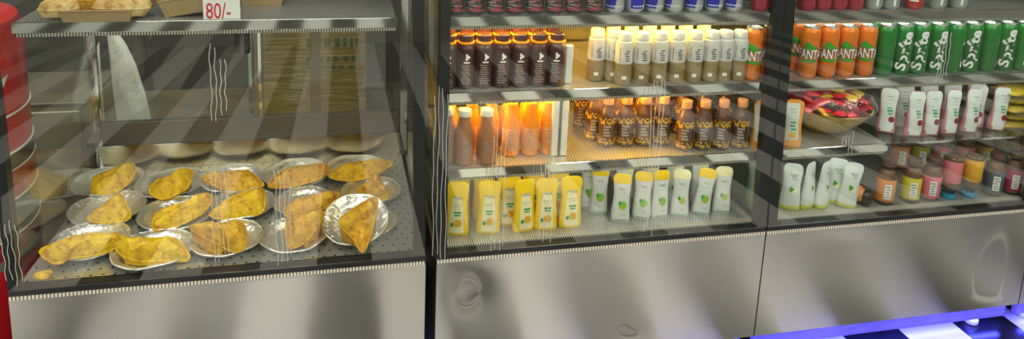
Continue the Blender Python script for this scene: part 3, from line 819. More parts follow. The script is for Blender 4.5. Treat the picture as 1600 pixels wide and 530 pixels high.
# ------------------------------------------------------------------ containers
def can(name, mat, cat='can', r=.033, h=.19):
    o = thing(name, 'can', cat)
    obj('body', lathe([(0, .002), (r*.72, 0), (r*.78, .003), (r, .013), (r, h-.022), (r*.96, h-.016), (r*.82, h-.005)], 32), mat, o, local=True)
    ld = obj('lid', lathe([(r*.82, h-.005), (r*.85, h), (r*.80, h+.0005), (r*.76, h-.004), (0, h-.0045)], 32), M['alu'], o, local=True)
    obj('pull_tab', tube([(0, -.012, h-.003), (.006, -.006, h-.002), (.006, .006, h-.002), (0, .012, h-.002), (-.006, .006, h-.002), (-.006, -.006, h-.002), (0, -.012, h-.003)], .0014, 5), M['alu'], ld, local=True)
    return o
R_ = .033
fan = can('orange_soda_can', M['orange_tin'])
leafshape = lambda a: 1+.22*math.cos(3*a+.6)
obj('round_emblem', on_cyl(disc2(0, .092, .033, .036, 28, 4), R_, .0004), M['orange_dark'], fan, local=True)
obj('leaf', on_cyl(join(disc2(-.004, .120, .019, .013, 18, 3, leafshape), disc2(.010, .112, .012, .010, 14, 2)), R_, .0008), M['leaf'], fan, local=True)
obj('green_band', on_cyl(quad2([(-.028, .062), (.026, .060), (.028, .071), (-.026, .072)]), R_, .0008), M['leaf'], fan, local=True)
ta = text2('FANTA', .04, .0025); wa = max(v[0] for v in ta[0])-min(v[0] for v in ta[0])
tb = text2('FANTA', .04, .0008)
obj('lettering_outline', on_cyl(xf2(ta, .098/wa, 1.25, 0, .004, .091), R_, .0012), M['ink_navy'], fan, local=True)
obj('lettering', on_cyl(xf2(tb, .096/wa, 1.25, 0, .004, .091), R_, .0017), M['ink_white'], fan, local=True, label='white soda lettering')
spr = can('green_soda_can', M['green_tin'])
obj('dark_panel', on_cyl(quad2([(-.03, .02), (.0, .02), (.03, .17), (.0, .17)], 8), R_, .0005), M['green_dark'], spr, local=True)
ts = text2('Sprite', .05, .0016); ws = max(v[0] for v in ts[0])-min(v[0] for v in ts[0])
obj('lettering', on_cyl(xf2(ts, .150/ws, 1.0, math.radians(84), .0, .094), R_, .0010), M['ink_white'], spr, local=True, label='white lettering running up the can')
obj('fruit_spot', on_cyl(disc2(-.022, .118, .006, .007, 14, 2), R_, .0010), M['ink_white'], spr, local=True)
obj('back_text', on_cyl(join(*[rect2(.058, .088-.006*(i % 3), .05+.012*i, .055+.012*i, 5) for i in range(7)]), R_, .0008), M['ink_white'], spr, local=True)
dk = can('dark_energy_can', M['dark_tin'], r=.031)
rnd = random.Random(5)
for nm, mt, k in (('pink_print', 'pink_ink', 0), ('grey_print', 'grey_ink', 1)):
    vf = []
    for i in range(16):
        v0 = .018+.0095*i+.003*k; u0 = rnd.uniform(-.032, -.002); vf.append(rect2(u0, u0+rnd.uniform(.012, .032), v0, v0+rnd.uniform(.003, .006), 5))
    obj(nm, on_cyl(join(*vf), .031, .0006+.0004*k), M[mt], dk, local=True)
obj('base_band', on_cyl(rect2(-.085, .085, .013, .017, 30), .031, .0005), M['pink_ink'], dk, local=True)
bl = can('blue_energy_can', M['silver_tin'], r=.031)
obj('blue_panel', on_cyl(join(quad2([(-.044, .016), (.0, .016), (.012, .09), (-.046, .09)]), quad2([(.012, .092), (.045, .092), (.047, .165), (.0, .165)]), quad2([(.05, .016), (.09, .016), (.09, .09), (.06, .09)])), .031, .0005), M['blue_tin'], bl, local=True, label='blue panels')
obj('base_text', on_cyl(join(*[rect2(-.036+.008*i, -.031+.008*i, .022, .027, 1) for i in range(9)]), .031, .0009), M['ink_white'], bl, local=True)
obj('red_mark', on_cyl(join(disc2(-.006, .118, .014, .008, 14, 2), disc2(.012, .112, .010, .006, 14, 2)), .031, .0009), M['ink_red'], bl, local=True)
cr = can('crimson_soda_can', M['crimson_tin'])
obj('pale_stripe', on_cyl(rect2(.018, .021, .02, .165, 1, 4), R_, .0006), M['pink_ink'], cr, local=True)
obj('side_text', on_cyl(join(*[rect2(-.02, .008-.005*(i % 3), .06+.014*i, .066+.014*i, 4) for i in range(6)]), R_, .0006), M['pink_ink'], cr, local=True)
gr = can('grey_soda_can', M['grey_tin'])
obj('pale_stripe', on_cyl(quad2([(.004, .015), (.012, .015), (.016, .168), (.008, .168)]), R_, .0006), M['ink_white'], gr, local=True)
rd = can('red_soda_can', M['red_tin'])
obj('base_text', on_cyl(rect2(-.018, .012, .03, .036, 4), R_, .0006), M['ink_white'], rd, local=True)

def bottle(name, parts, cat='bottle', n=28):
    o = thing(name, 'bottle', cat); par = None
    for pname, prof, mt in parts: obj(pname, lathe(prof, n), mt, o, local=True)
    return o
# dark chocolate drink with amber LED glow painted as a neck ring
ch = bottle('chocolate_drink_bottle', [
    ('body', [(0, 0), (.027, 0), (.0305, .005), (.0305, .128), (.028, .142), (.022, .149), (0, .149)], M['choc']),
    ('neck_glow', [(.022, .149), (.0285, .1495), (.0285, .155), (.021, .157)], M['amber_glow_ring']),
    ('cap', [(.021, .157), (.0235, .1575), (.0235, .176), (.021, .179), (0, .179)], M['choc'])])
obj('emblem', on_cyl(join(disc2(.004, .108, .007, .010, 12, 2, lambda a: 1+.4*math.cos(3*a)), rect2(-.008, .012, .088, .093, 3)), .0305), M['ink_white'], ch, local=True)
rnd = random.Random(9)
obj('printed_panel', on_cyl(join(*[rect2(-.014+rnd.uniform(-.004, .002), .016+rnd.uniform(-.01, .004), .018+.0075*i, .022+.0075*i, 4) for i in range(9)]), .0305), M['choc_ink'], ch, local=True)
# milk drink
mk = bottle('milk_drink_bottle', [
    ('body', [(0, 0), (.026, 0), (.0295, .005), (.0295, .075), (0, .0752)], M['latte']),
    ('sleeve', [(.0295, .0752), (.0302, .076), (.0302, .140), (.0275, .150), (.022, .154), (0, .154)], M['milk_white']),
    ('cap', [(.021, .154), (.0245, .155), (.0245, .176), (.0225, .180), (0, .181)], M['cap_white'])])
obj('lettering', on_cyl(join(*[rect2(.004+rnd.uniform(-.006, .004), .016+rnd.uniform(-.006, .004), .086+.008*i, .0895+.008*i, 3) for i in range(5)]+[rect2(-.017, -.0155, .085, .130, 1, 3)]), .0302), M['ink_navy'], mk, local=True)
obj('base_tag', on_cyl(rect2(-.006, .010, .022, .034, 4), .0295), M['card_white'], mk, local=True)
# mocha with white cap
mo = bottle('mocha_bottle', [
    ('body', [(0, 0), (.028, 0), (.032, .005), (.032, .085), (.0315, .105), (.024, .138), (.019, .160), (.0185, .166), (0, .166)], M['mocha']),
    ('cap', [(.0185, .166), (.0215, .1665), (.0215, .186), (.020, .188), (0, .188)], M['cap_white'])])
rr_ = lambda v: .032
obj('lettering', on_cyl(join(*[rect2(-.006+rnd.uniform(-.004, .002), .014+rnd.uniform(-.005, .003), .03+.010*i, .0345+.010*i, 3) for i in range(6)]), .032), M['choc_ink'], mo, local=True)
# orange juice
oj = bottle('orange_juice_bottle', [
    ('body', [(0, 0), (.027, 0), (.0305, .005), (.0305, .100), (.029, .118), (.021, .150), (.0175, .165), (0, .165)], M['juice']),
    ('label_band', [(.0305, .020), (.0311, .021), (.0311, .098), (.0305, .099)], M['juice_label']),
    ('cap', [(.0175, .165), (.020, .1655), (.020, .184), (.0185, .186), (0, .186)], M['juice'])])
obj('lettering', on_cyl(join(*[rect2(-.010, .012-.004*(i % 3), .04+.012*i, .0435+.012*i, 4) for i in range(5)]), .0311), M['choc_ink'], oj, local=True)
# brown glass with yellow mosaic bands
yb = bottle('mosaic_label_bottle', [
    ('body', [(0, 0), (.027, 0), (.0305, .005), (.0305, .112), (.027, .128), (.018, .145), (.0165, .155), (0, .155)], M['cola_glass']),
    ('cap', [(.0165, .155), (.0185, .1555), (.0185, .180), (.017, .182), (0, .182)], M['peach'])])
def mosaic(r, v0, v1, seed):
    rnd = random.Random(seed); vf = []; nv = max(2, int((v1-v0)/.0058)); nu = 16
    for i in range(nv):
        for j in range(nu):
            if rnd.random() < .56:
                u0 = -.046+.0058*j; v = v0+.0058*i; vf.append(rect2(u0, u0+.0048, v, v+.0048, 1))
    return join(*vf)
obj('upper_label', on_cyl(mosaic(.0305, .086, .112, 1), .0305), M['candy_yel'], yb, local=True, label='yellow mosaic print')
obj('lower_label', on_cyl(mosaic(.0305, .010, .034, 2), .0305), M['candy_yel'], yb, local=True, label='yellow mosaic print')
obj('printed_panel', on_cyl(join(*[rect2(-.014, .012-.004*(i % 3), .042+.011*i, .049+.011*i, 4) for i in range(4)]), .0305), M['grey_ink'], yb, local=True)

# stand-up pouches
class Pouch:
    def __init__(s, W, H, D):
        s.W, s.H, s.D = W, H, D
        s.w = [(0, .96), (.06, 1), (.22, .95), (.42, .86), (.58, .83), (.74, .90), (.84, .95), (.91, .93), (.955, .83), (.985, .66), (1, .45)]
        s.d = [(0, .85), (.05, 1), (.25, .95), (.5, .72), (.75, .42), (.9, .15), (.95, .07), (1, .05)]
    def wt(s, t): return s.W/2*lerp(s.w, t)
    def dt(s, t): return s.D/2*lerp(s.d, t)
    def pt(s, q, t, eps=0):
        w_, d_ = s.wt(t), s.dt(t); q = max(-1, min(1, q))
        return (w_*q, -d_*(1-abs(q)**2.2)**.5-eps, s.H*t)
    def shell(s, t0=0, t1=1, eps=0.0, cap=True, n=32, m=26):
        V, F = [], []
        for j in range(m+1):
            t = t0+(t1-t0)*j/m; w_, d_ = s.wt(t)+eps, s.dt(t)+eps
            for k in range(n):
                a = 2*PI*k/n; ca, sa = math.cos(a), math.sin(a)
                V.append((w_*math.copysign(abs(ca)**.8, ca), d_*math.copysign(abs(sa)**.9, sa), s.H*t))
        for j in range(m):
            for k in range(n): F.append((j*n+k, j*n+(k+1) % n, (j+1)*n+(k+1) % n, (j+1)*n+k))
        if cap: F.append(tuple(reversed(range(n)))); F.append(tuple(range(m*n, m*n+n)))
        return V, F
    def patch(s, q0, q1, t0, t1, eps=.001, n=12, m=14, shape=None):
        V, F = [], []
        for j in range(m+1):
            t = t0+(t1-t0)*j/m; k_ = shape(j/m) if shape else 1
            for i in range(n+1): V.append(s.pt((q0+(q1-q0)*i/n)*k_, t, eps))
        for j in range(m):
            for i in range(n): a = j*(n+1)+i; F.append((a, a+1, a+n+2, a+n+1))
        return V, F
    def spot(s, cq, ct, rx, rz, eps=.0016, n=16, fn=None):
        V, F = [s.pt(cq, ct, eps)], []; wref = s.wt(ct)
        for j in (1, 2):
            for k in range(n):
                a = 2*PI*k/n; f_ = (fn(a) if fn else 1)*j/2
                V.append(s.pt(cq+rx*f_*math.cos(a)/wref, ct+rz*f_*math.sin(a)/s.H, eps))
        for k in range(n): F.append((0, 1+k, 1+(k+1) % n)); F.append((1+k, 1+n+k, 1+n+(k+1) % n, 1+(k+1) % n))
        return V, F
    def bars(s, rows, eps=.0016): return join(*[s.patch(a, b, t, t+h, eps, 4, 1) for a, b, t, h in rows])
def seal(o, P, mat):
    obj('top_seal', P.shell(.955, .9999, .0008), mat, o, local=True)
P1 = Pouch(.085, .187, .048)
lem = thing('lemon_pouch', 'p', 'pouch')
obj('body', P1.shell(), M['lemon'], lem, local=True)
obj('label_panel', P1.patch(-.60, .60, .06, .74, .0012, shape=lambda t: 1 if t < .6 else 1-.5*((t-.6)/.4)**2), M['cream'], lem, local=True)
obj('fruit_print', P1.spot(.10, .25, .0135, .0135, .0022), M['fruit_orange'], lem, local=True)
obj('leaf_print', join(P1.spot(-.38, .22, .006, .008, .0022), P1.bars([(-.28, .42, .43, .035), (-.2, .32, .385, .025)], .0022)), M['green_ink'], lem, local=True)
obj('printed_lines', P1.bars([(-.45, .45, .72, .018), (-.2, .5, .695, .012), (-.5, .5, .58, .008), (-.35, .35, .54, .008)], .0022), M['mute_ink'], lem, local=True)
seal(lem, P1, M['lemon'])
P2 = Pouch(.068, .178, .044)
def fruit_pouch(name, fruit, top, fr=.0125):
    o = thing(name, 'p', 'pouch')
    obj('body', P2.shell(), M['white_pouch'], o, local=True)
    obj('top_panel', P2.shell(.80, .9995, .0008), M[top], o, local=True)
    obj('fruit_print', P2.spot(.18, .36, fr, fr*1.15, .0016), M[fruit], o, local=True)
    obj('leaf_print', P2.spot(-.18, .40, .005, .008, .0017), M['green_ink'], o, local=True)
    obj('printed_lines', P2.bars([(-.35, .4, .70, .014), (-.25, .5, .67, .010), (-.5, .5, .60, .006), (.0, .5, .16, .008)]), M['mute_ink'], o, local=True)
    obj('base_text', P2.bars([(-.6, .7, .035, .018)]), M['green_ink'], o, local=True)
    return o
lim = fruit_pouch('lime_pouch', 'fruit_lime', 'lemon', .0135)
oli = fruit_pouch('guava_pouch', 'fruit_olive', 'cream', .011)
P3 = Pouch(.070, .178, .044)
chp = thing('cherry_pouch', 'p', 'pouch')
obj('body', P3.shell(), M['cherry_pouch'], chp, local=True)
obj('label_panel', P3.patch(-.93, .93, .03, .985, .0012), M['white_pouch'], chp, local=True)
obj('fruit_print', P3.spot(.45, .31, .011, .012, .0022), M['cherry'], chp, local=True)
obj('green_lines', P3.bars([(-.1, .55, .48, .045), (-.2, .4, .55, .03), (.0, .5, .42, .03)], .0020), M['green_ink'], chp, local=True)
obj('printed_lines', P3.bars([(-.3, .4, .80, .02), (-.1, .35, .74, .012), (-.4, .4, .66, .006)], .0020), M['mute_ink'], chp, local=True)
P4 = Pouch(.076, .178, .046)
pea = thing('pear_pouch', 'p', 'pouch')
obj('body', P4.shell(), M['white_pouch'], pea, local=True)
obj('base_band', P4.shell(.0005, .085, .0008, cap=False), M['pear_band'], pea, local=True)
obj('leaf_print', P4.spot(-.05, .46, .008, .009, .0016, fn=lambda a: 1+.25*math.cos(3*a)), M['leaf'], pea, local=True)
obj('fruit_print', P4.spot(.30, .42, .010, .013, .0014), M['cream'], pea, local=True)
obj('printed_lines', P4.bars([(-.3, .5, .76, .02), (-.15, .45, .72, .018), (.0, .5, .67, .02)]), M['mute_ink'], pea, local=True)
seal(pea, P4, M['white_pouch'])
tgp = thing('tangerine_pouch', 'p', 'pouch')
obj('body', P4.shell(), M['tang'], tgp, local=True)
obj('label_panel', P4.patch(-.9, .55, .16, .93, .0012), M['white_pouch'], tgp, local=True)
obj('fruit_print', P4.spot(-.1, .27, .014, .012, .0022), M['fruit_orange'], tgp, local=True)
obj('green_lines', P4.bars([(-.4, .2, .52, .03), (-.5, .1, .45, .03), (-.3, .3, .38, .03)], .0020), M['green_ink'], tgp, local=True)
obj('printed_lines', P4.bars([(-.5, .2, .80, .02), (-.4, .1, .74, .014)], .0020), M['mute_ink'], tgp, local=True)

# jars with coloured labels
def jar(name, col, cap, fill='nuts'):
    o = thing(name, 'j', 'jar')
    obj('glass_body', lathe([(0, 0), (.031, 0), (.0355, .005), (.0355, .118), (.032, .132), (.024, .142), (.0235, .155), (0, .1555)], 28), M['clear'], o, local=True)
    obj('filling', lathe([(0, .004), (.028, .004), (.033, .008), (.033, .117), (.029, .130), (.02, .140), (0, .141)], 24), M['nuts'], o, local=True)
    obj('label_band', lathe([(.0356, .016), (.0362, .017), (.0362, .104), (.0356, .105)], 28), M['jar_'+col], o, local=True)
    obj('white_panel', on_cyl(rect2(-.006, .020, .028, .088, 6), .0364), M['card_white'], o, local=True)
    obj('lettering', on_cyl(join(*[rect2(-.003+.003*(i % 2), .017-.003*(i % 3), .034+.0105*i, .039+.0105*i, 4) for i in range(5)]), .0370), M['mute_ink'], o, local=True)
    obj('cap', lathe([(.0235, .1556), (.027, .156), (.027, .174), (.025, .176), (0, .176)], 24), cap, o, local=True)
    return o

# ------------------------------------------------------------------ stocking the shelves
def front(u, v, z, r):
    """where a container of radius r stands when its foot is seen at a pixel"""
    p = at(u, v, z=z); d = Vector((p.x-CAM.x, p.y-CAM.y, 0)).normalized()
    return Vector((p.x+d.x*r, max(p.y+d.y*r, .072+r), z+.0008))
def aim(p): return math.atan2(p.x-CAM.x, -(CAM.y-p.y)) * -1
def lin(u0, v0, u1, v1, n): return [(u0+(u1-u0)*i/max(1, n-1), v0+(v1-v0)*i/max(1, n-1)) for i in range(n)]
def row(proto, pix, z, r, what, where, group, dy=0.0, turn=None, tilt=None, dx=0.0, face=.75, start=0, single=None):
    """one row of like things, each labelled by its place in the row"""
    N = len(pix)
    for i, (u, v) in enumerate(pix):
        p = front(u, v, z, r); p.y += dy; p.x += dx
        rz = -math.atan2(p.x-CAM.x, p.y-CAM.y)*face+random.uniform(-.12, .12)+(turn[i] if turn else 0)
        lab = single if (single and N == 1) else ('%s, %s from the left %s' % (what, ORD[i], where))
        place(proto, p, rz, lab, group, tilt[i] if tilt else None)
S4, S3, S2, S1 = SH[0], SH[1], SH[2], DECK
# middle cabinet, top shelf
row(dk, lin(711, 25, 929, 24, 8), S4, .031, 'dark pink-printed can', 'on the middle cabinet\'s top shelf', 'dark pink printed cans')
row(bl, lin(963, 24, 1150, 22, 7), S4, .031, 'blue and silver can', 'on the middle cabinet\'s top shelf', 'blue and silver cans', turn=[.0, .9, .2, -.4, .1, .4, .2])
# chocolate bottles
row(ch, lin(698, 141, 867, 136, 7), S3, .0305, 'dark chocolate bottle', 'in the front row', 'dark chocolate drink bottles')
row(ch, lin(706, 141, 872, 136, 7), S3, .0305, 'dark chocolate bottle', 'in the second row back', 'dark chocolate drink bottles', dy=.098)
row(ch, lin(714, 141, 874, 136, 7), S3, .0305, 'dark chocolate bottle', 'in the rearmost row', 'dark chocolate drink bottles', dy=.19)
# milk bottles
row(mk, [(975, 138), (1003, 137), (1031, 136), (1058, 135), (1086, 134), (1112, 133.5), (1131, 131), (1156, 131.5)], S3, .0300, 'white-sleeved milk bottle', 'in the front row', 'white sleeved milk bottles')
row(mk, [(932, 131), (957, 131.5)], S3, .0300, 'amber-lit milk bottle', 'left of the front milk row', 'white sleeved milk bottles', dy=.02)
row(mk, lin(972, 138, 1118, 133, 6), S3, .0300, 'milk bottle', 'in the second row back', 'white sleeved milk bottles', dy=.095)
# second shelf, middle cabinet
row(mo, [(724, 260.5), (758, 259.5)], S2, .032, 'white-capped mocha bottle', 'on the middle cabinet\'s second shelf', 'white capped mocha bottles')
row(mo, [(697, 258)], S2, .032, '', '', 'white capped mocha bottles', single='mocha bottle half hidden by the black post at the shelf\'s left end', dx=-.0)
row(oj, [(797, 246), (826.5, 244.5), (856, 243)], S2, .0305, 'bright orange juice bottle', 'right of the mocha bottles', 'orange juice bottles')
row(oj, [(704, 250), (738, 248), (768, 247)], S2, .0305, 'orange juice bottle', 'behind the white-capped mocha bottles', 'orange juice bottles', dy=.035)
row(oj, [(800, 246), (828, 244.5), (856, 243)], S2, .0305, 'orange juice bottle', 'in the rear row', 'orange juice bottles', dy=.085)
row(yb, lin(946, 231, 1032, 229, 4), S2, .0305, 'yellow mosaic-label bottle', 'in the left group of four', 'yellow mosaic label bottles')
row(yb, lin(1067, 237, 1153, 234, 4), S2, .0305, 'yellow mosaic-label bottle', 'in the right group of four', 'yellow mosaic label bottles')
row(yb, lin(946, 231, 1146, 226, 7), S2, .0305, 'yellow mosaic-label bottle', 'in the second row back', 'yellow mosaic label bottles', dy=.09)
row(yb, lin(930, 231, 1146, 226, 8), S2, .0305, 'yellow mosaic-label bottle', 'in the rearmost row', 'yellow mosaic label bottles', dy=.175)
row(yb, [(926, 223)], S2, .0305, '', '', 'yellow mosaic label bottles', single='mosaic-label bottle set back at the left end of its group', dx=-.0, dy=.01)
# deck, middle cabinet
row(lem, [(713, 369), (762, 366.5), (817, 363), (851, 361), (889, 357)], S1, .023, 'tall yellow lemon pouch', 'in the front row', 'yellow lemon pouches', turn=[0, 0, .35, 0, .1], face=.6)
row(lem, [(796, 361)], S1, .023, '', '', 'yellow lemon pouches', single='yellow pouch set back between the second and third front pouches', dy=.03)
row(lem, lin(722, 368, 880, 358, 5), S1, .023, 'yellow lemon pouch', 'in the rear row', 'yellow lemon pouches', dy=.09)
row(lim, [(968, 347.5), (1001, 343.5), (1028, 341)], S1, .022, 'white pouch with yellow top and green lime', 'in its row', 'white pouches with lime print', turn=[0, -.1, .3], face=.6)
row(oli, [(1060, 339), (1125, 333.5)], S1, .022, 'white pouch with pale green fruit', 'beside the lime pouches', 'white pouches with pale fruit print', turn=[0, .05], face=.6)
row(lim, [(1094, 336)], S1, .022, '', '', 'white pouches with lime print', single='leaning lime pouch between the two pale fruit pouches', tilt=[(0, .10, 0)], dx=-.003)
row(lim, [(938, 341), (922, 334)], S1, .022, 'shaded lime pouch', 'set back at the left of the lime row', 'white pouches with lime print', dy=.03)
row(oli, lin(985, 345, 1105, 335, 4), S1, .022, 'pale fruit pouch', 'in the rear row', 'white pouches with pale fruit print', dy=.085)
# right cabinet, top shelf
row(cr, [(1262, 19), (1287, 18.6), (1312, 18.3), (1337, 18)], S4, .033, 'crimson can', 'on the right cabinet\'s top shelf', 'crimson cans')
row(cr, [(1183, 21), (1211, 20)], S4, .033, 'crimson can', 'left of the black post', 'crimson cans', dx=.02)
row(gr, [(1367, 17.6), (1394, 17.3), (1467, 16), (1500, 15.5)], S4, .033, 'sage grey can', 'on the right cabinet\'s top shelf', 'sage grey cans')
row(rd, [(1431, 16.8)], S4, .033, '', '', 'red cans', single='single red can between the sage grey cans')
# sodas
row(fan, [(1262, 125), (1292, 124), (1320, 122.5), (1349, 121)], S3, .033, 'orange soda can', 'right of the black post', 'orange soda cans')
row(fan, [(1171, 130), (1198, 129.5)], S3, .033, 'orange soda can', 'left of the black post', 'orange soda cans', dx=.012)
row(fan, lin(1262, 125, 1349, 121, 4), S3, .033, 'orange soda can', 'in the row behind', 'orange soda cans', dy=.085)
row(spr, [(1378, 119.5), (1405, 118.5), (1432, 118), (1460, 117.3), (1488, 116.6), (1516, 116), (1544, 115.2), (1572, 114.5), (1598, 114)], S3, .033, 'green soda can', 'in the front row', 'green soda cans', turn=[2.2, .25, .25, .25, 1.7, .2, 2.0, .25, 1.2], tilt=None)
row(spr, lin(1384, 119.5, 1592, 114, 8), S3, .033, 'green soda can', 'in the row behind', 'green soda cans', dy=.085)
# tangerine pouches left of the bowl
row(tgp, [(1183, 237), (1230, 234)], S2, .023, 'white and orange pouch', 'beside the bowl of sweets', 'white and orange pouches', face=.6, dx=.02)
# cherry pouches
row(chp, [(1424, 213), (1450, 211.5), (1479, 209.5), (1510, 207), (1553, 204)], S2, .022, 'white cherry pouch', 'in the front row', 'white cherry pouches', turn=[.3, .3, .3, .3, .3], face=.6, tilt=[(0, .0, 0), (0, 0, 0), (0, .04, 0), (0, .06, 0), (0, .06, 0)])
row(chp, [(1390, 212), (1529, 203)], S2, .022, 'rosy cherry pouch', 'set behind the front cherry row', 'white cherry pouches', dy=.03)
row(chp, lin(1432, 213, 1545, 204, 4), S2, .022, 'cherry pouch', 'in the rear row', 'white cherry pouches', dy=.09)
# pear pouches, deck of the right cabinet
row(pea, [(1232, 328), (1259, 326), (1282, 325)], S1, .023, 'white pear pouch', 'on the right cabinet\'s deck', 'white pear pouches', turn=[0, .9, 1.0], face=.6)
row(pea, [(1320, 325)], S1, .023, '', '', 'white pear pouches', single='leaning white pear pouch beside the fallen jar', tilt=[(0, .09, 0)], face=.6)
row(pea, [(1302, 321)], S1, .023, '', '', 'white pear pouches', single='white pear pouch tucked behind the leaning one', dy=.02, tilt=[(0, .08, 0)])
row(pea, [(1151, 344), (1172, 339)], S1, .023, 'white pear pouch', 'seen through the glass left of the black post', 'white pear pouches', dx=.13, dy=.09)

# bowl of wrapped sweets
bc = Vector((1.690, .240, S2+.0008))
bw = thing('sweet_bowl', 'wide straw-coloured bowl heaped with red sweet packets under cling film', 'bowl', bc)
br = .170
outer = [(0, 0), (.07, 0), (.078, .004), (.112, .03), (.145, .062), (br, .098), (br, .102), (br-.006, .102), (.139, .064), (.107, .034), (.07, .009), (0, .008)]
obj('bowl_wall', lathe(outer, 48), M['bowl'], bw, local=True)
obj('bowl_rim', tube([(br*math.cos(2*PI*k/48), br*math.sin(2*PI*k/48), .101) for k in range(49)], .003, 6), M['bowl'], bw, local=True)
V, F = lathe([(br+.004, .085), (br+.012, .115), (br*.98, .15), (br*.7, .18), (br*.3, .193), (0, .195)], 40)
V = [(x*(1+.03*math.sin(7*math.atan2(y, x)+z*60)), y*(1+.03*math.sin(7*math.atan2(y, x)+z*60)), z+.004*math.sin(x*60)*math.sin(y*50)) for x, y, z in V]
obj('cling_film', (V, F), M['film'], bw, local=True)
def packet(mat):
    o = thing('sweet_packet', 'p', 'sweet packet')
    V, F = [], []; nx, ny = 8, 6
    for sgn in (1, -1):
        for j in range(ny+1):
            for i in range(nx+1):
                x = -1+2*i/nx; y = -1+2*j/ny; h = max(0, (1-x**4)*(1-y**2))**.6
                V.append((x*.038, y*.023*(1+.06*math.sin(x*9)), sgn*(.011*h+.0004)))
    n1 = (nx+1)*(ny+1)
    for k in (0, 1):
        for j in range(ny):
            for i in range(nx):
                a = k*n1+j*(nx+1)+i; q = (a, a+1, a+nx+2, a+nx+1); F.append(q if k == 0 else tuple(reversed(q)))
    obj('wrapper', (V, F), mat, o, local=True)
    obj('crimped_end', join(box(-.044, -.037, -.02, .02, -.0006, .0006), box(.037, .044, -.02, .02, -.0006, .0006)), mat, o, False, local=True)
    return o
pk = [packet(M['candy_red']), packet(M['candy_dark']), packet(M['candy_yel'])]
cnt = 0
LBL = ['shiny red sweet packet heaped in the straw bowl', 'dark red sweet packet heaped in the straw bowl', 'yellow sweet packet among the red ones in the bowl']
GRP = ['red sweet packets in the bowl', 'dark red sweet packets in the bowl', 'yellow sweet packets in the bowl']
rnd = random.Random(21)
for lay, (z, rad, n) in enumerate(((.080, .10, 9), (.110, .150, 19), (.132, .128, 15), (.152, .085, 10), (.170, .03, 4))):
    for k in range(n):
        a = 2*PI*k/n+lay*.5+rnd.uniform(-.2, .2); q = rnd.random(); i = 0 if q < .62 else (1 if q < .86 else 2)
        rr = rad*rnd.uniform(.75, 1)
        place(pk[i], (bc.x+rr*math.cos(a), bc.y+rr*math.sin(a), bc.z+z+rnd.uniform(-.006, .006)), a+rnd.uniform(-.8, .8), LBL[i], GRP[i], (rnd.uniform(-.5, .5), rnd.uniform(-.45, .45)))

# stacked snack packs at the right end of the second shelf
def snack(mat):
    o = thing('snack_pack', 's', 'snack pack'); V, F = [], []; nx, ny = 10, 8
    for sgn in (1, -1):
        for j in range(ny+1):
            for i in range(nx+1):
                x = -1+2*i/nx; y = -1+2*j/ny; h = max(0, (1-x**4)*(1-y**4))**.5
                V.append((x*.075, y*.055, sgn*(.016*h+.0005)+.0015*math.sin(x*8+y*5)*h))
    n1 = (nx+1)*(ny+1)
    for k in (0, 1):
        for j in range(ny):
            for i in range(nx):
                a = k*n1+j*(nx+1)+i; q = (a, a+1, a+nx+2, a+nx+1); F.append(q if k == 0 else tuple(reversed(q)))
    obj('wrapper', (V, F), mat, o, local=True)
    obj('crimped_end', join(box(-.084, -.074, -.05, .05, -.001, .001), box(.074, .084, -.05, .05, -.001, .001)), mat, o, False, local=True)
    obj('front_print', box(-.05, .05, -.054, -.0525, -.004, .004), M['candy_yel'], o, False, local=True)
    return o
sn = [snack(M['snack']), snack(M['snack2'])]
ps = at(1592, 206, z=S2)
for i, nm in enumerate(('lowest', 'second from the bottom', 'third from the bottom', 'fourth from the bottom', 'topmost')):
    place(sn[(i+1) % 2 if i != 4 else 1], (ps.x+.025+.006*(i % 2), .155, S2+.0175+.034*i), .12*(i % 3)-.1, 'snack pack, %s of the stack beside the cherry pouches' % nm, 'stacked snack packs', (0, .05*(i % 2)))

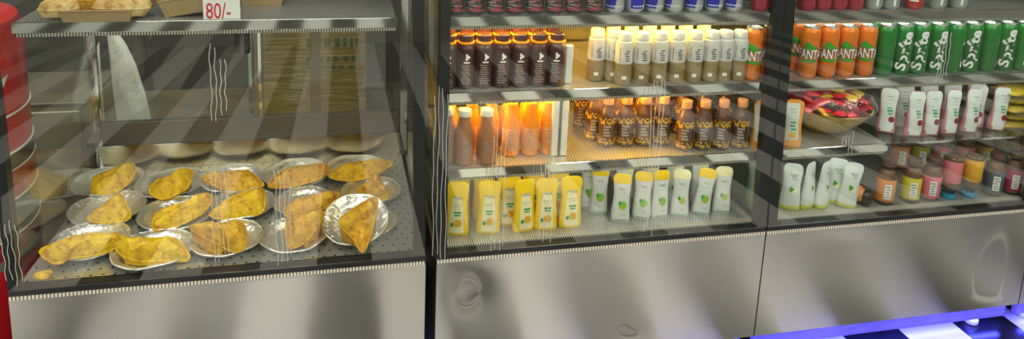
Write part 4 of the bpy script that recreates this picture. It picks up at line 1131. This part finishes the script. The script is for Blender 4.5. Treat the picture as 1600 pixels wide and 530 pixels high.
# jars on the deck
jp = {}
def put_jar(col, cap, u, v, lab, dy=0.0, up=True, fall=None):
    key = (col, cap)
    if key not in jp: jp[key] = jar('labelled_jar', col, M[cap])
    p = front(u, v, S1, .036); p.y += dy
    rz = -math.atan2(p.x-CAM.x, p.y-CAM.y)*.8
    if up: place(jp[key], p, rz, lab, 'jars with coloured labels')
    else:  place(jp[key], (p.x, p.y, S1+.1772), rz, lab, 'jars with coloured labels', (PI, 0))
put_jar('orange', 'nut_cap', 1391, 330, 'orange-labelled jar next to the fallen jar')
put_jar('yellow', 'nut_cap', 1426, 323, 'yellow-labelled jar in the front row')
put_jar('pink', 'nut_cap', 1457, 320.5, 'pink-labelled jar standing upright in the front row')
put_jar('rose', 'blue_cap', 1491, 320, 'rose-labelled jar upside down on its blue cap', up=False)
put_jar('amber', 'blue_cap', 1523, 317, 'amber-labelled jar upside down on its blue cap', up=False)
put_jar('slate', 'nut_cap', 1556, 312, 'dark slate-labelled jar in the front row')
put_jar('magenta', 'nut_cap', 1587, 310, 'magenta-labelled jar in the front row at the right end')
for col, u, lab in (('orange', 1397, 'orange-labelled jar in the back row'), ('olive', 1428, 'olive-labelled jar in the back row'), ('pink', 1461, 'pink-labelled jar in the back row'), ('rose', 1497, 'rose-labelled jar standing in the back row'),
                    ('amber', 1526, 'amber-labelled jar standing in the back row'), ('slate', 1546, 'dark-labelled jar in the back row'), ('grey', 1566, 'grey-labelled jar in the back row'), ('magenta', 1591, 'magenta-labelled jar in the back row')):
    put_jar(col, 'gold_cap', u, 263, lab, dy=-.02)
fj = jar('fallen_jar', 'orange', M['black_cap'])
p = at(1362, 327, z=S1)
fj.location = (p.x-.088, p.y+.165, S1+.0385); fj.rotation_euler = (PI/2, 0, math.radians(30))
obj('shoulder_label', lathe([(.0362, .100), (.0362, .120), (.0325, .1335), (.0245, .1445), (.024, .152)], 28), M['jar_orange'], fj, local=True)
fj['label'] = 'orange-labelled jar lying on its side, black cap towards the front'; fj['group'] = 'jars with coloured labels'

# ------------------------------------------------------------------ world and view
w = bpy.data.worlds.new('World'); sc.world = w; w.use_nodes = True
w.node_tree.nodes['Background'].inputs[0].default_value = (.5, .5, .5, 1); w.node_tree.nodes['Background'].inputs[1].default_value = .05
vs = sc.view_settings
vs.view_transform = 'Standard'; vs.look = 'None'; vs.gamma = 1; vs.use_curve_mapping = False; vs.exposure = 0
try:
    sc.cycles.transparent_max_bounces = 32; sc.cycles.max_bounces = 10; sc.cycles.use_denoising = True
    sc.cycles.sample_clamp_indirect = 6
except Exception: pass
